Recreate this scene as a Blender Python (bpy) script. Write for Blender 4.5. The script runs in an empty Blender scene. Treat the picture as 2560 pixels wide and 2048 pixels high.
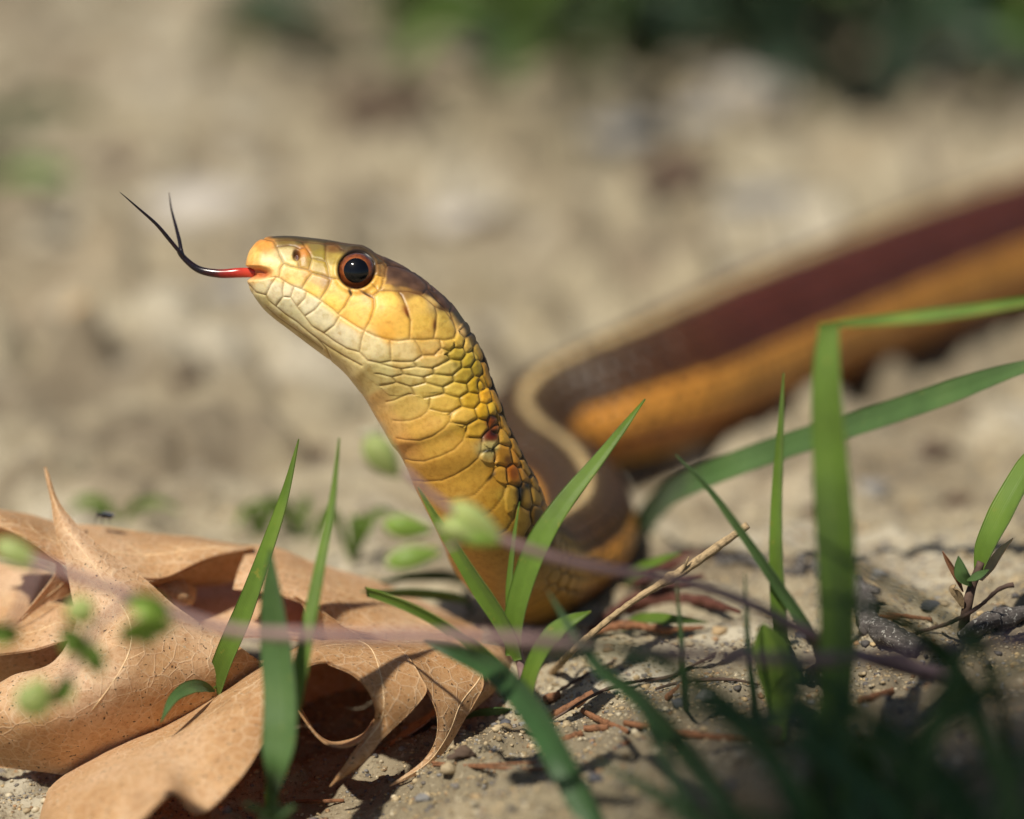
import bpy, math, random
import numpy as np
from mathutils import Vector, Matrix

random.seed(7); rng = np.random.default_rng(7)
scene = bpy.context.scene
col = scene.collection

# ------------------------------------------------------------------ camera, sky, sun, exposure
PITCH = math.radians(15.0); D0 = 0.300; K = 0.04e-3 / D0; V0 = (1780 - 1024) * K
SA, CA = math.sin(PITCH), math.cos(PITCH)
CAM = np.array([0.0, -D0 * (CA - V0 * SA), D0 * (SA + V0 * CA)])
FWD = np.array([0.0, CA, -SA]); UP = np.array([0.0, SA, CA]); RIGHT = np.array([1.0, 0, 0])
cd = bpy.data.cameras.new('camera'); cam = bpy.data.objects.new('camera', cd); col.objects.link(cam)
cam.location = CAM; cam.rotation_euler = (math.pi / 2 - PITCH, 0, 0)
cd.sensor_width = 36; cd.lens = 36 * D0 / 0.1024
cd.clip_start = 0.01; cd.clip_end = 500
cd.dof.use_dof = True; cd.dof.focus_distance = 0.2975; cd.dof.aperture_fstop = 9.6
cd.dof.aperture_blades = 0
scene.camera = cam

SUN_DIR = Vector((-0.34, -0.44, 0.83)).normalized()
world = bpy.data.worlds.new('World'); scene.world = world; world.use_nodes = True
wn = world.node_tree
sky = wn.nodes.new('ShaderNodeTexSky'); sky.sky_type = 'NISHITA'; sky.sun_disc = False
sky.sun_elevation = math.asin(SUN_DIR.z)
sky.sun_rotation = math.atan2(SUN_DIR.x, SUN_DIR.y) % (2 * math.pi)
wn.links.new(sky.outputs[0], wn.nodes['Background'].inputs[0])
wn.nodes['Background'].inputs[1].default_value = 0.05
sl = bpy.data.lights.new('sun', 'SUN'); sl.energy = 4.5; sl.angle = math.radians(1.5); sl.color = (1.0, 0.93, 0.80)
sun = bpy.data.objects.new('sun', sl); col.objects.link(sun)
sun.rotation_euler = SUN_DIR.to_track_quat('Z', 'Y').to_euler()
scene.view_settings.view_transform = 'Standard'; scene.view_settings.look = 'None'
scene.view_settings.exposure = 0.12; scene.view_settings.gamma = 1.0
scene.render.engine = 'CYCLES'
scene.cycles.use_denoising = True
try: scene.cycles.denoiser = 'OPENIMAGEDENOISE'
except Exception: pass
scene.cycles.max_bounces = 8

# ------------------------------------------------------------------ helpers
def P(x, y, off=0.0):
    """photo pixel and depth offset in mm from the plane of focus -> world point"""
    d = D0 + off / 1000.0
    return CAM + d * (FWD + (x - 1280) * K * RIGHT - (y - 1024) * K * UP)
def depth_at(y, h):
    """axis depth at which the ray of row y is h above the ground plane"""
    return (CAM[2] - h) / (SA + (y - 1024) * K * CA)
def OFF(y, h=0.0): return (depth_at(y, h) - D0) * 1000.0
def proj(p):
    q = p - CAM; d = q @ FWD
    return 1280 + (q @ RIGHT) / d / K, 1024 - (q @ UP) / d / K
def lin(c):
    c = np.asarray(c, float) / 255.0
    return np.where(c <= 0.04045, c / 12.92, ((c + 0.055) / 1.055) ** 2.4)
def hsh(ix, iy, seed):
    n = (ix.astype(np.int64) * 374761393 + iy.astype(np.int64) * 668265263 + seed * 144665) & 0xffffffff
    n = ((n ^ (n >> 13)) * 1274126177) & 0xffffffff
    n = n ^ (n >> 16)
    return (n & 0xffffff) / float(0xffffff)
def vnoise(x, y, seed=0):
    x = np.asarray(x, float); y = np.asarray(y, float)
    ix = np.floor(x); iy = np.floor(y); fx = x - ix; fy = y - iy
    fx = fx * fx * fx * (fx * (fx * 6 - 15) + 10); fy = fy * fy * fy * (fy * (fy * 6 - 15) + 10)
    a = hsh(ix, iy, seed); b = hsh(ix + 1, iy, seed); c = hsh(ix, iy + 1, seed); d = hsh(ix + 1, iy + 1, seed)
    return (a + (b - a) * fx) * (1 - fy) + (c + (d - c) * fx) * fy - 0.5
def worley(x, y, seed=0):
    ix = np.floor(x); iy = np.floor(y); best = np.full(x.shape, 9.0); val = np.zeros(x.shape)
    for dx in (-1, 0, 1):
        for dy in (-1, 0, 1):
            cx = ix + dx; cy = iy + dy
            px_ = cx + hsh(cx, cy, seed); py_ = cy + hsh(cx, cy, seed + 1)
            d = (x - px_) ** 2 + (y - py_) ** 2
            m = d < best
            best = np.where(m, d, best); val = np.where(m, hsh(cx, cy, seed + 2), val)
    return np.sqrt(best), val
DENTS = []   # (x, y, radius, depth) hollows and humps of the soil
def ground_h(x, y):
    x = np.asarray(x, float); y = np.asarray(y, float)
    r = np.hypot(x, y)
    far = np.clip((r - 0.10) / 0.5, 0, 1)
    calm = 0.4 + 1.9 * np.clip((np.abs(y - 0.02) - 0.03) / 0.06, 0, 1)
    z = 0.0030 * vnoise(x / .045 + 3.1, y / .045, 1) * calm
    tf = np.clip((.085 - y) / .065, 0, 1); z = z + .0112 * np.tanh(x / .062) * tf * tf * (3 - 2 * tf) * np.exp(-np.clip(np.abs(y) - .08, 0, 9) / .2)   # the bank falls to the left
    z = z + 0.0022 * vnoise(x / .017, y / .017 + 5, 2) * calm
    z = z + 0.0014 * vnoise(x / .0075, y / .0075, 3) * (0.5 + 0.5 * calm)
    z = z + 0.0007 * vnoise(x / .0032, y / .0032, 4) + 0.0004 * vnoise(x / .0014, y / .0014, 5)
    z = z + 0.00022 * vnoise(x / .0007, y / .0007, 6)
    d, v = worley(x / .011, y / .011, 11)
    z = z + np.where(v > .5, 0.0050 * (v - .30), 0) * np.clip(1 - (d / .55) ** 2, 0, 1) ** .6 * calm
    d, v = worley(x / .0042, y / .0042, 15)
    z = z + np.where(v > .45, 0.0017 * (v - .2), 0) * np.clip(1 - (d / .5) ** 2, 0, 1) ** .6
    z = z + far * (0.012 * vnoise(x / .16, y / .16, 8) + 0.006 * vnoise(x / .06, y / .06, 9))
    z = z + np.clip((r - 1.2) / 3, 0, 1) * 0.10 * vnoise(x / 1.3, y / 1.3, 10)
    for (a, b, rr, dp) in DENTS:
        z = z - dp * np.exp(-((x - a) ** 2 + (y - b) ** 2) / rr ** 2)
    return z
def gz(x, y): return float(ground_h(np.array([x]), np.array([y]))[0])
def G(x, y, h=0.0):
    """photo pixel -> point on the soil (h above it)"""
    hh = h
    for _ in range(4):
        d = depth_at(y, hh)
        p = CAM + d * (FWD + (x - 1280) * K * RIGHT - (y - 1024) * K * UP)
        hh = gz(p[0], p[1]) + h
    return np.array([p[0], p[1], hh])

def catmull(pts, n, closed=False):
    pts = np.asarray(pts, float); m = len(pts)
    if m == 2: 
        t = np.linspace(0, 1, n)[:, None]; return pts[0] * (1 - t) + pts[1] * t
    d = np.linalg.norm(np.diff(pts, axis=0), axis=1) ** 0.5 + 1e-9
    k = np.concatenate([[0], np.cumsum(d)])
    return hermite(k, pts, np.linspace(0, k[-1], n))
def hermite(k, pts, t):
    """non-uniform cubic interpolation with limited finite-difference tangents"""
    pts = np.asarray(pts, float); k = np.asarray(k, float)
    h = np.diff(k); s = np.diff(pts, axis=0) / h[:, None]
    tan = np.empty_like(pts)
    tan[1:-1] = (s[:-1] * h[1:, None] + s[1:] * h[:-1, None]) / (h[:-1] + h[1:])[:, None]
    tan[0] = s[0]; tan[-1] = s[-1]
    i = np.clip(np.searchsorted(k, t, side='right') - 1, 0, len(k) - 2)
    u = ((t - k[i]) / h[i])[:, None]; hh = h[i][:, None]
    return ((2*u**3 - 3*u**2 + 1) * pts[i] + (u**3 - 2*u**2 + u) * hh * tan[i]
            + (-2*u**3 + 3*u**2) * pts[i+1] + (u**3 - u**2) * hh * tan[i+1])

def mesh_np(name, verts, faces, mat, parent=None, smooth=True, uv=None, color=None):
    me = bpy.data.meshes.new(name)
    if isinstance(faces, np.ndarray):
        n, w = faces.shape
        me.vertices.add(len(verts)); me.vertices.foreach_set('co', np.asarray(verts, np.float32).ravel())
        me.loops.add(n * w); me.loops.foreach_set('vertex_index', faces.astype(np.int32).ravel())
        me.polygons.add(n); me.polygons.foreach_set('loop_start', np.arange(0, n * w, w, dtype=np.int32))
        me.update(calc_edges=True); me.validate(clean_customdata=False)
    else:
        me.from_pydata([tuple(map(float, v)) for v in verts], [], [tuple(f) for f in faces]); me.update()
    if smooth: me.polygons.foreach_set('use_smooth', np.ones(len(me.polygons), bool))
    if uv is not None:
        l = me.uv_layers.new(name='UVMap')
        vi = np.empty(len(me.loops), np.int32); me.loops.foreach_get('vertex_index', vi)
        l.data.foreach_set('uv', np.asarray(uv, np.float32)[vi].ravel())
    if color is not None:
        a = me.color_attributes.new('pigment', 'FLOAT_COLOR', 'POINT')
        c = np.ones((len(verts), 4), np.float32); c[:, :3] = color
        a.data.foreach_set('color', c.ravel())
    me.materials.append(mat)
    o = bpy.data.objects.new(name, me); col.objects.link(o)
    if parent is not None:
        o.parent = parent
        o.matrix_parent_inverse.identity()
        at = Vector((0, 0, 0)); q = parent
        while q is not None: at += q.location; q = q.parent
        me.transform(Matrix.Translation(-at))
    return o
def grid_faces(nr, nc, wrap=False):
    r = np.arange(nr - 1)[:, None]; c = np.arange(nc if wrap else nc - 1)[None, :]
    c2 = (c + 1) % nc
    return np.stack([r * nc + c, r * nc + c2, (r + 1) * nc + c2, (r + 1) * nc + c], -1).reshape(-1, 4)
def tag(o, label, cat, group=None):
    o['label'] = label; o['category'] = cat
    if group: o['group'] = group
    return o
def empty(name, loc, label, cat, group=None):
    o = bpy.data.objects.new(name, None); col.objects.link(o)
    o.location = [float(v) for v in loc]; o.empty_display_size = 0.005
    return tag(o, label, cat, group)

# ------------------------------------------------------------------ materials
def newmat(name):
    m = bpy.data.materials.new(name); m.use_nodes = True
    nt = m.node_tree; return m, nt, nt.nodes['Principled BSDF']
def nd(nt, t, **kw):
    n = nt.nodes.new(t)
    for k_, v in kw.items():
        if k_ in n.inputs.keys(): n.inputs[k_].default_value = v
        else: setattr(n, k_, v)
    return n
def ramp(nt, fac, stops):
    r = nt.nodes.new('ShaderNodeValToRGB'); e = r.color_ramp.elements
    while len(e) < len(stops): e.new(0.5)
    for q, (p, c) in zip(e, stops): q.position = p; q.color = (*c, 1) if len(c) == 3 else c
    nt.links.new(fac, r.inputs[0]); return r.outputs[0]
def mixc(nt, fac, a, b, mode='MIX'):
    m = nt.nodes.new('ShaderNodeMix'); m.data_type = 'RGBA'; m.blend_type = mode
    for sock, v in ((m.inputs[0], fac), (m.inputs[6], a), (m.inputs[7], b)):
        if hasattr(v, 'is_linked'): nt.links.new(v, sock)
        elif isinstance(v, (int, float)): sock.default_value = v
        else: sock.default_value = (*v[:3], 1)
    return m.outputs[2]
def coord(nt, which='Object'):
    return nt.nodes.new('ShaderNodeTexCoord').outputs[which]
def geo_pos(nt): return nt.nodes.new('ShaderNodeNewGeometry').outputs['Position']
def noise(nt, vec, scale, detail=4, rough=.55, out=0):
    n = nd(nt, 'ShaderNodeTexNoise', Scale=scale, Detail=detail, Roughness=rough)
    nt.links.new(vec, n.inputs['Vector']); return n.outputs[out]
def bump(nt, h, strength, dist, prev=None):
    b = nd(nt, 'ShaderNodeBump', Strength=strength, Distance=dist)
    nt.links.new(h, b.inputs['Height'])
    if prev is not None: nt.links.new(prev, b.inputs['Normal'])
    return b.outputs[0]

def soil_material():
    m, nt, b = newmat('sandy_soil'); p = geo_pos(nt); L = nt.links.new
    c = ramp(nt, noise(nt, p, 45, 6), [(.3, (.275, .228, .150)), (.5, (.37, .315, .215)), (.7, (.46, .405, .295))])
    c = mixc(nt, ramp(nt, noise(nt, p, 14, 3), [(.52, (0, 0, 0)), (.68, (1, 1, 1))]), c, (.33, .25, .165))
    c = mixc(nt, ramp(nt, noise(nt, p, 27, 3), [(.50, (0, 0, 0)), (.60, (.9, .9, .9))]), c, (.175, .142, .098))
    c = mixc(nt, ramp(nt, noise(nt, p, 33, 2), [(.36, (.8, .8, .8)), (.46, (0, 0, 0))]), c, (.52, .47, .37))
    c = mixc(nt, ramp(nt, noise(nt, p, 85, 3), [(.52, (0, 0, 0)), (.64, (.8, .8, .8))]), c, (.17, .135, .09))
    c = mixc(nt, ramp(nt, noise(nt, p, 5, 4), [(.50, (0, 0, 0)), (.70, (1, 1, 1))]), c, (.27, .232, .145))
    g = noise(nt, p, 1500, 3, .7)
    c = mixc(nt, ramp(nt, g, [(.34, (1, 1, 1)), (.44, (0, 0, 0))]), c, (.16, .12, .075))
    c = mixc(nt, ramp(nt, g, [(.60, (0, 0, 0)), (.72, (.6, .6, .6))]), c, (.58, .50, .36))
    L(c, b.inputs['Base Color']); b.inputs['Roughness'].default_value = .93
    b.inputs['Specular IOR Level'].default_value = .25
    n1 = bump(nt, noise(nt, p, 420, 4, .65), .75, .0007)
    n2 = bump(nt, g, .8, .00035, n1)
    L(n2, b.inputs['Normal'])
    return m
def plain(name, rgb, rough=.6, nscale=600, var=.35, bumpd=.0001, spec=.4, coat=0.0):
    m, nt, b = newmat(name); p = coord(nt)
    n = noise(nt, p, nscale, 5, .6)
    dark = tuple(v * (1 - var) for v in rgb); light = tuple(min(1, v * (1 + var)) for v in rgb)
    nt.links.new(ramp(nt, n, [(.3, dark), (.5, rgb), (.7, light)]), b.inputs['Base Color'])
    b.inputs['Roughness'].default_value = rough; b.inputs['Specular IOR Level'].default_value = spec
    b.inputs['Coat Weight'].default_value = coat
    if bumpd: nt.links.new(bump(nt, n, .7, bumpd), b.inputs['Normal'])
    return m
def foliage(name, rgb, tip=None, trans=.35, rough=.42, veins=14, spots=.0, bloom=.12):
    """leaf blade: parallel veins along the blade (UV), yellowing, light passing through"""
    m, nt, b = newmat(name); L = nt.links.new
    uv = coord(nt, 'UV'); sep = nt.nodes.new('ShaderNodeSeparateXYZ'); L(uv, sep.inputs[0])
    p = geo_pos(nt)
    w = nd(nt, 'ShaderNodeMath', operation='MULTIPLY'); L(sep.outputs[0], w.inputs[0]); w.inputs[1].default_value = veins * 2 * math.pi
    s = nd(nt, 'ShaderNodeMath', operation='SINE'); L(w.outputs[0], s.inputs[0])
    mr = nd(nt, 'ShaderNodeMapRange'); L(s.outputs[0], mr.inputs[0]); mr.inputs[1].default_value = -1
    dark = tuple(v * .72 for v in rgb); light = (rgb[0] * 1.35, rgb[1] * 1.2, rgb[2] * 1.3)
    c = ramp(nt, noise(nt, p, 160, 4), [(.32, dark), (.55, rgb), (.75, light)])
    c = mixc(nt, mr.outputs[0], c, mixc(nt, 1.0, c, (1.28, 1.16, 1.25), 'MULTIPLY'))
    if spots:
        sp = ramp(nt, noise(nt, p, 900, 3, .6), [(.64, (0, 0, 0)), (.74, (spots,) * 3)])
        c = mixc(nt, sp, c, (.42, .36, .06))
    if tip is not None:
        c = mixc(nt, ramp(nt, sep.outputs[1], [(.80, (0, 0, 0)), (1.0, (1, 1, 1))]), c, tip)
    L(c, b.inputs['Base Color']); b.inputs['Roughness'].default_value = rough
    b.inputs['Specular IOR Level'].default_value = .45
    b.inputs['Sheen Weight'].default_value = bloom
    L(bump(nt, mr.outputs[0], .5, .00006, bump(nt, noise(nt, p, 900, 3), .25, .0001)), b.inputs['Normal'])
    t = nt.nodes.new('ShaderNodeBsdfTranslucent')
    L(mixc(nt, 1.0, c, (1.35, 1.25, .55), 'MULTIPLY'), t.inputs[0])
    mx = nt.nodes.new('ShaderNodeMixShader'); mx.inputs[0].default_value = trans
    L(b.outputs[0], mx.inputs[1]); L(t.outputs[0], mx.inputs[2]); L(mx.outputs[0], nt.nodes['Material Output'].inputs[0])
    return m
def dead_leaf_material():
    m, nt, b = newmat('dry_oak_leaf'); L = nt.links.new
    uv = coord(nt, 'UV'); p = geo_pos(nt)
    c = ramp(nt, noise(nt, p, 60, 5), [(.30, (.46, .235, .09)), (.48, (.66, .415, .205)), (.68, (.82, .62, .41))])
    mott = noise(nt, p, 1900, 4, .7)
    c = mixc(nt, ramp(nt, mott, [(.35, (.55, .55, .55)), (.52, (0, 0, 0))]), c, (.44, .205, .075))
    # net of small veins
    wob = nd(nt, 'ShaderNodeVectorMath', operation='MULTIPLY_ADD'); wob.inputs[1].default_value = (.0008,) * 3
    nn = nt.nodes.new('ShaderNodeTexNoise'); nn.inputs['Scale'].default_value = 260; L(p, nn.inputs['Vector'])
    L(nn.outputs['Color'], wob.inputs[0]); L(p, wob.inputs[2])
    def net(scale, w):
        v = nd(nt, 'ShaderNodeTexVoronoi', Scale=scale, feature='DISTANCE_TO_EDGE'); L(wob.outputs[0], v.inputs['Vector'])
        return ramp(nt, v.outputs['Distance'], [(0, (1, 1, 1)), (w, (0, 0, 0))])
    v1 = net(560.0, .05); v2 = net(1500.0, .08)
    c = mixc(nt, mixc(nt, .0, v2, v2), c, mixc(nt, .30, c, (.86, .66, .42)))
    c = mixc(nt, v1, c, mixc(nt, .50, c, (.90, .72, .48)))
    sp = ramp(nt, noise(nt, p, 2600, 2, .5), [(.665, (0, 0, 0)), (.70, (.9, .9, .9))])
    c = mixc(nt, sp, c, (.05, .035, .025))
    sp2 = ramp(nt, noise(nt, p, 2100, 2, .5), [(.67, (0, 0, 0)), (.71, (.8, .8, .8))])
    c = mixc(nt, sp2, c, (.62, .52, .36))
    bl = ramp(nt, noise(nt, p, 150, 3, .5), [(.60, (0, 0, 0)), (.72, (.5, .5, .5))])
    c = mixc(nt, bl, c, (.36, .18, .07))
    L(c, b.inputs['Base Color']); b.inputs['Roughness'].default_value = .62; b.inputs['Specular IOR Level'].default_value = .3
    h = bump(nt, v1, .35, .00012, bump(nt, v2, .3, .00006, bump(nt, mott, .3, .00008)))
    L(h, b.inputs['Normal'])
    t = nt.nodes.new('ShaderNodeBsdfTranslucent'); L(mixc(nt, 1.0, c, (1.15, .75, .45), 'MULTIPLY'), t.inputs[0])
    mx = nt.nodes.new('ShaderNodeMixShader'); mx.inputs[0].default_value = .30
    L(b.outputs[0], mx.inputs[1]); L(t.outputs[0], mx.inputs[2]); L(mx.outputs[0], nt.nodes['Material Output'].inputs[0])
    return m
def snake_material():
    m, nt, b = newmat('snake_skin'); L = nt.links.new; p = geo_pos(nt)
    a = nt.nodes.new('ShaderNodeAttribute'); a.attribute_name = 'pigment'
    n = noise(nt, p, 1500, 5, .65)
    c = mixc(nt, 1.0, a.outputs['Color'], ramp(nt, n, [(.3, (.80, .72, .58)), (.5, (1, 1, 1)), (.7, (1.12, 1.12, 1.10))]), 'MULTIPLY')
    f = noise(nt, p, 7000, 2, .5)
    c = mixc(nt, ramp(nt, f, [(.66, (0, 0, 0)), (.74, (.35, .35, .35))]), c, mixc(nt, .55, c, (.10, .05, .01)))
    L(c, b.inputs['Base Color']); b.inputs['Roughness'].default_value = .43
    b.inputs['Specular IOR Level'].default_value = .5
    b.inputs['Subsurface Weight'].default_value = .12; b.inputs['Subsurface Radius'].default_value = (1, .5, .2)
    b.inputs['Subsurface Scale'].default_value = .0006
    L(bump(nt, n, .26, .00012, bump(nt, f, .3, .00005)), b.inputs['Normal'])
    return m

def fibre(name, rgb, rough=.7, var=.5, specks=None):
    m, nt, b = newmat(name); L = nt.links.new; uv = coord(nt, 'UV')
    mp = nt.nodes.new('ShaderNodeMapping'); mp.inputs['Scale'].default_value = (26, 2.2, 1); L(uv, mp.inputs[0])
    n = noise(nt, mp.outputs[0], 1.0, 5, .65); p = geo_pos(nt); g = noise(nt, p, 1400, 4, .65)
    c = ramp(nt, n, [(.30, tuple(v * (1 - var) for v in rgb)), (.5, rgb), (.7, tuple(min(1, v * (1 + var)) for v in rgb))])
    c = mixc(nt, ramp(nt, g, [(.36, (.8, .8, .8)), (.5, (0, 0, 0))]), c, tuple(v * .4 for v in rgb))
    if specks: c = mixc(nt, ramp(nt, noise(nt, p, 3000, 2, .5), [(.60, (0, 0, 0)), (.66, (1, 1, 1))]), c, specks)
    L(c, b.inputs['Base Color']); b.inputs['Roughness'].default_value = rough; b.inputs['Specular IOR Level'].default_value = .25
    L(bump(nt, n, .8, .00012, bump(nt, g, .6, .00015)), b.inputs['Normal'])
    return m
M = {}
M['soil'] = soil_material()
M['leaf'] = dead_leaf_material()
M['vein'] = plain('leaf_vein', (.76, .54, .31), .6, 900, .3)
M['grass'] = foliage('grass_blade', (.165, .29, .036), spots=.5, trans=.45)
M['grass_blue'] = foliage('blue_green_grass_blade', (.10, .20, .055), spots=.2, trans=.42)
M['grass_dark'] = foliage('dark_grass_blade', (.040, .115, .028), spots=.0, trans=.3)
M['grass_lime'] = foliage('young_leaf', (.27, .43, .07), veins=4)
M['pod'] = foliage('seed_pod_green', (.46, .58, .20), veins=5, trans=.4, bloom=.2)
M['weed'] = foliage('weed_leaf', (.070, .115, .032), veins=5)
M['weed_b'] = foliage('weed_leaf_bluish', (.046, .102, .050), veins=5)
M['weed_l'] = foliage('weed_leaf_light', (.12, .22, .03), veins=5)
M['mauve'] = plain('mauve_stem', (.28, .175, .165), .55, 900, .25)
M['straw'] = fibre('straw_stem', (.47, .34, .19), .7, .35)
M['needle'] = fibre('dry_pine_needle', (.27, .125, .062), .65, .45)
M['redbrown'] = fibre('red_brown_litter', (.125, .048, .034), .75, .5)
M['bark'] = fibre('grey_bark', (.10, .088, .082), .9, .5, (.36, .35, .32))
M['root'] = plain('dark_rootlet', (.09, .055, .04), .8, 1200, .4)
M['stone_grey'] = plain('grey_stone', (.22, .215, .21), .7, 500, .35, .0002)
M['stone_pale'] = plain('pale_quartz', (.46, .42, .37), .6, 120, .35, .0003)
M['stone_tan'] = plain('tan_stone', (.40, .28, .15), .8, 500, .3, .0002)
M['stone_dark'] = plain('dark_stone', (.075, .075, .085), .7, 500, .35, .0002)
M['clod'] = plain('dark_clod', (.10, .065, .045), .9, 300, .5, .0004)
M['tanleaf'] = plain('tan_dry_bract', (.55, .36, .18), .6, 700, .3)
M['tuft'] = plain('pale_bristle', (.74, .72, .55), .6, 900, .1, 0)
M['skin'] = snake_material()
M['tongue'] = None

# ------------------------------------------------------------------ ground
def graded(lo, hi, step, grow, limit):
    mid = list(np.arange(lo, hi + step / 2, step))
    def run(start, sgn):
        out = []; s = step; x = start
        while abs(x) < limit:
            s *= grow if abs(x) < .30 else 1.10; x += sgn * s; out.append(x)
        return out
    return np.array(run(mid[0], -1)[::-1] + mid + run(mid[-1], 1))
for (x, y, r, dp) in [(850, 1085, 9, 3.2), (735, 1075, 6, 2.2), (480, 1040, 7, 2.2), (160, 1120, 8, 2.0), (560, 930, 6, 1.6),
                      (1500, 1330, 5, 1.5), (330, 1020, 6, -2.2), (640, 1010, 7, -2.4), (60, 1010, 8, -2.0), (960, 1120, 6, -1.5)]:
    p = CAM + depth_at(y, 0) * (FWD + (x - 1280) * K * RIGHT - (y - 1024) * K * UP)
    DENTS.append((p[0], p[1], r / 1000, dp / 1000))
DENTS += [(-.015, -.006, .015, .0036), (-.030, -.012, .014, .0012)]
xs = graded(-0.062, 0.062, 0.00042, 1.022, 60); ys = graded(-0.055, 0.075, 0.00046, 1.020, 60)
gx, gy = np.meshgrid(xs, ys)
gzz = ground_h(gx, gy)
gv = np.stack([gx, gy, gzz], -1).reshape(-1, 3)
ground = mesh_np('ground', gv, grid_faces(len(ys), len(xs)), M['soil'])
ground['kind'] = 'structure'

# ------------------------------------------------------------------ snake
def c1(x, y): return (560 + x * .32468, 560 + y * .32468)      # measured on an enlargement of the head
def cA(x, y): return (860 + x * .22263, 820 + y * .22263)      # of the neck
def cB(x, y): return (1000 + x * .18553, 1100 + y * .18553)    # of the lower neck
pairs = [((178, 300), (181, 352)), ((198, 232), (190, 425)), ((238, 168), (203, 487)), ((300, 122), (240, 552)), ((400, 103), (310, 648)),
         ((520, 101), (390, 722)), ((650, 113), (480, 790)), ((800, 131), (575, 862)), ((930, 152), (665, 930)), ((1060, 180), (750, 992)),
         ((1200, 245), (830, 1052)), ((1340, 310), (900, 1110)), ((1480, 385), (955, 1165)), ((1600, 478), (1000, 1222)), ((1710, 570), (1040, 1275)),
         ((1800, 685), (1078, 1322)), ((1880, 805), (1112, 1378)), ((1950, 930), (1145, 1438)), ((2000, 1045), (1180, 1500)), ((2037, 1165), (1215, 1560)),
         ((2078, 1290), (1258, 1635)), ((2130, 1415), (1305, 1715))]
pairs = [(c1(*a), c1(*b)) for a, b in pairs]
pairs += [((1258, 1045), (996, 1130)), ((1284, 1100), (1018, 1170)), ((1312, 1158), (1038, 1217))]
hw = [16, 50, 72, 86, 97, 104, 110, 117, 125, 133, 141, 149, 156, 159, 158, 153, 146, 139, 134, 131, 130, 131, 132, 133, 135]
PXM = 0.04e-3
st = []        # dorsal point, ventral point, side vector, half width, boxiness
for i, ((d, v), w) in enumerate(zip(pairs, hw)):
    off = [0] * 22 + [.4, .9, 2.0]
    D = P(*d, off[i]); V = P(*v, off[i])
    st.append((D, V, -FWD, w * PXM, .86 if i < 14 else (.93 if i < 17 else 1.0)))
# lower neck and the S of the body: centre pixel, offset in depth, radius (mm)
def rest(x, y, r): return P(x, y, OFF(y, r / 1000.0))
path = [(P(1218, 1272, 4.2), 5.7), (P(1250, 1352, 8.5), 5.7), (P(1305, 1412, 15), 5.6), (rest(1380, 1416, 5.0), 5.4), (rest(1450, 1366, 5.0), 5.3),
        (rest(1468, 1288, 5.0), 5.3), (rest(1415, 1212, 5.2), 5.5), (rest(1338, 1158, 5.5), 5.8), (rest(1312, 1105, 6.0), 6.3), (rest(1370, 1055, 6.8), 7.1),
        (rest(1480, 1018, 7.8), 8.1), (rest(1620, 972, 8.7), 9.0), (rest(1820, 888, 9.4), 9.8), (rest(2060, 788, 9.8), 10.2), (rest(2320, 684, 10.1), 10.5),
        (rest(2600, 586, 10.2), 10.6), (rest(2950, 490, 10), 10.4)]
last = path[-1][0]
for k, (dx, dy, r) in enumerate([(.05, .035, 9.8), (.10, .085, 8.6), (.13, .15, 7.0), (.12, .22, 5.0), (.085, .28, 3.6), (.07, .34, 2.2), (.085, .39, 1.0), (.10, .41, .4)]):
    q = last + np.array([dx, dy, 0]); q[2] = gz(q[0], q[1]) + r / 1000 * .95
    path.append((q, r))
pc = np.array([a for a, _ in path])
prevc = (st[-1][0] + st[-1][1]) / 2
allc = np.vstack([[prevc], pc])
DW = [.35, .7, .9]          # how far the back has turned upwards along the lower neck
for i, (c, r) in enumerate(path):
    T = (allc[min(i + 2, len(allc) - 1)] - allc[i]); T /= np.linalg.norm(T)
    up = np.array([0, 0, 1.0]) - T * T[2]; up /= np.linalg.norm(up)
    if i < 3:
        n0 = st[24][0] - st[24][1]; n0 = n0 - T * (n0 @ T); n0 /= np.linalg.norm(n0)
        up = n0 * (1 - DW[i]) + up * DW[i]; up = up - T * (up @ T); up /= np.linalg.norm(up)
    L_ = np.cross(T, up)
    r /= 1000
    st.append((c + up * r * .97, c - up * r * .97, L_, r * 1.0, 1.0))
Dp = np.array([s[0] for s in st]); Vp = np.array([s[1] for s in st]); Lv = np.array([s[2] for s in st])
Wd = np.array([s[3] for s in st]); Bx = np.array([s[4] for s in st])
Cc = (Dp + Vp) / 2
tt = np.concatenate([[0], np.cumsum(np.linalg.norm(np.diff(Cc, axis=0), axis=1))])
t_neck = tt[27]; t_s = tt[36]; t_vis = tt[41]
rows = np.concatenate([np.arange(0, t_neck, .078e-3), np.arange(t_neck, t_s, .22e-3), np.arange(t_s, t_vis, .60e-3), np.arange(t_vis, tt[-1], 2.0e-3), [tt[-1]]])
allp = hermite(tt, np.hstack([Dp, Vp, Lv, Wd[:, None], Bx[:, None]]), rows)
D_, V_, L_, W_, B_ = allp[:, :3], allp[:, 3:6], allp[:, 6:9], allp[:, 9], allp[:, 10]
C_ = (D_ + V_) / 2; H_ = (D_ - V_) / 2
L_ = L_ - H_ * ((L_ * H_).sum(1) / np.maximum((H_ * H_).sum(1), 1e-12))[:, None]; L_ /= np.linalg.norm(L_, axis=1)[:, None]
NN, NF = 250, 84
th = np.concatenate([np.linspace(0, math.pi, NN, endpoint=False), np.linspace(math.pi, 2 * math.pi, NF, endpoint=False)])
ct, sn = np.cos(th), np.sin(th)
def shape(cv, sv, B):
    e = B[:, None]
    a = np.sign(cv) * np.abs(cv)[None, :] ** e; b = np.sign(sv) * np.abs(sv)[None, :] ** e
    return a, b
headw = np.clip(1 - (rows - tt[11]) / (tt[17] - tt[11]), 0, 1)      # 1 on the head, 0 on the neck
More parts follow.
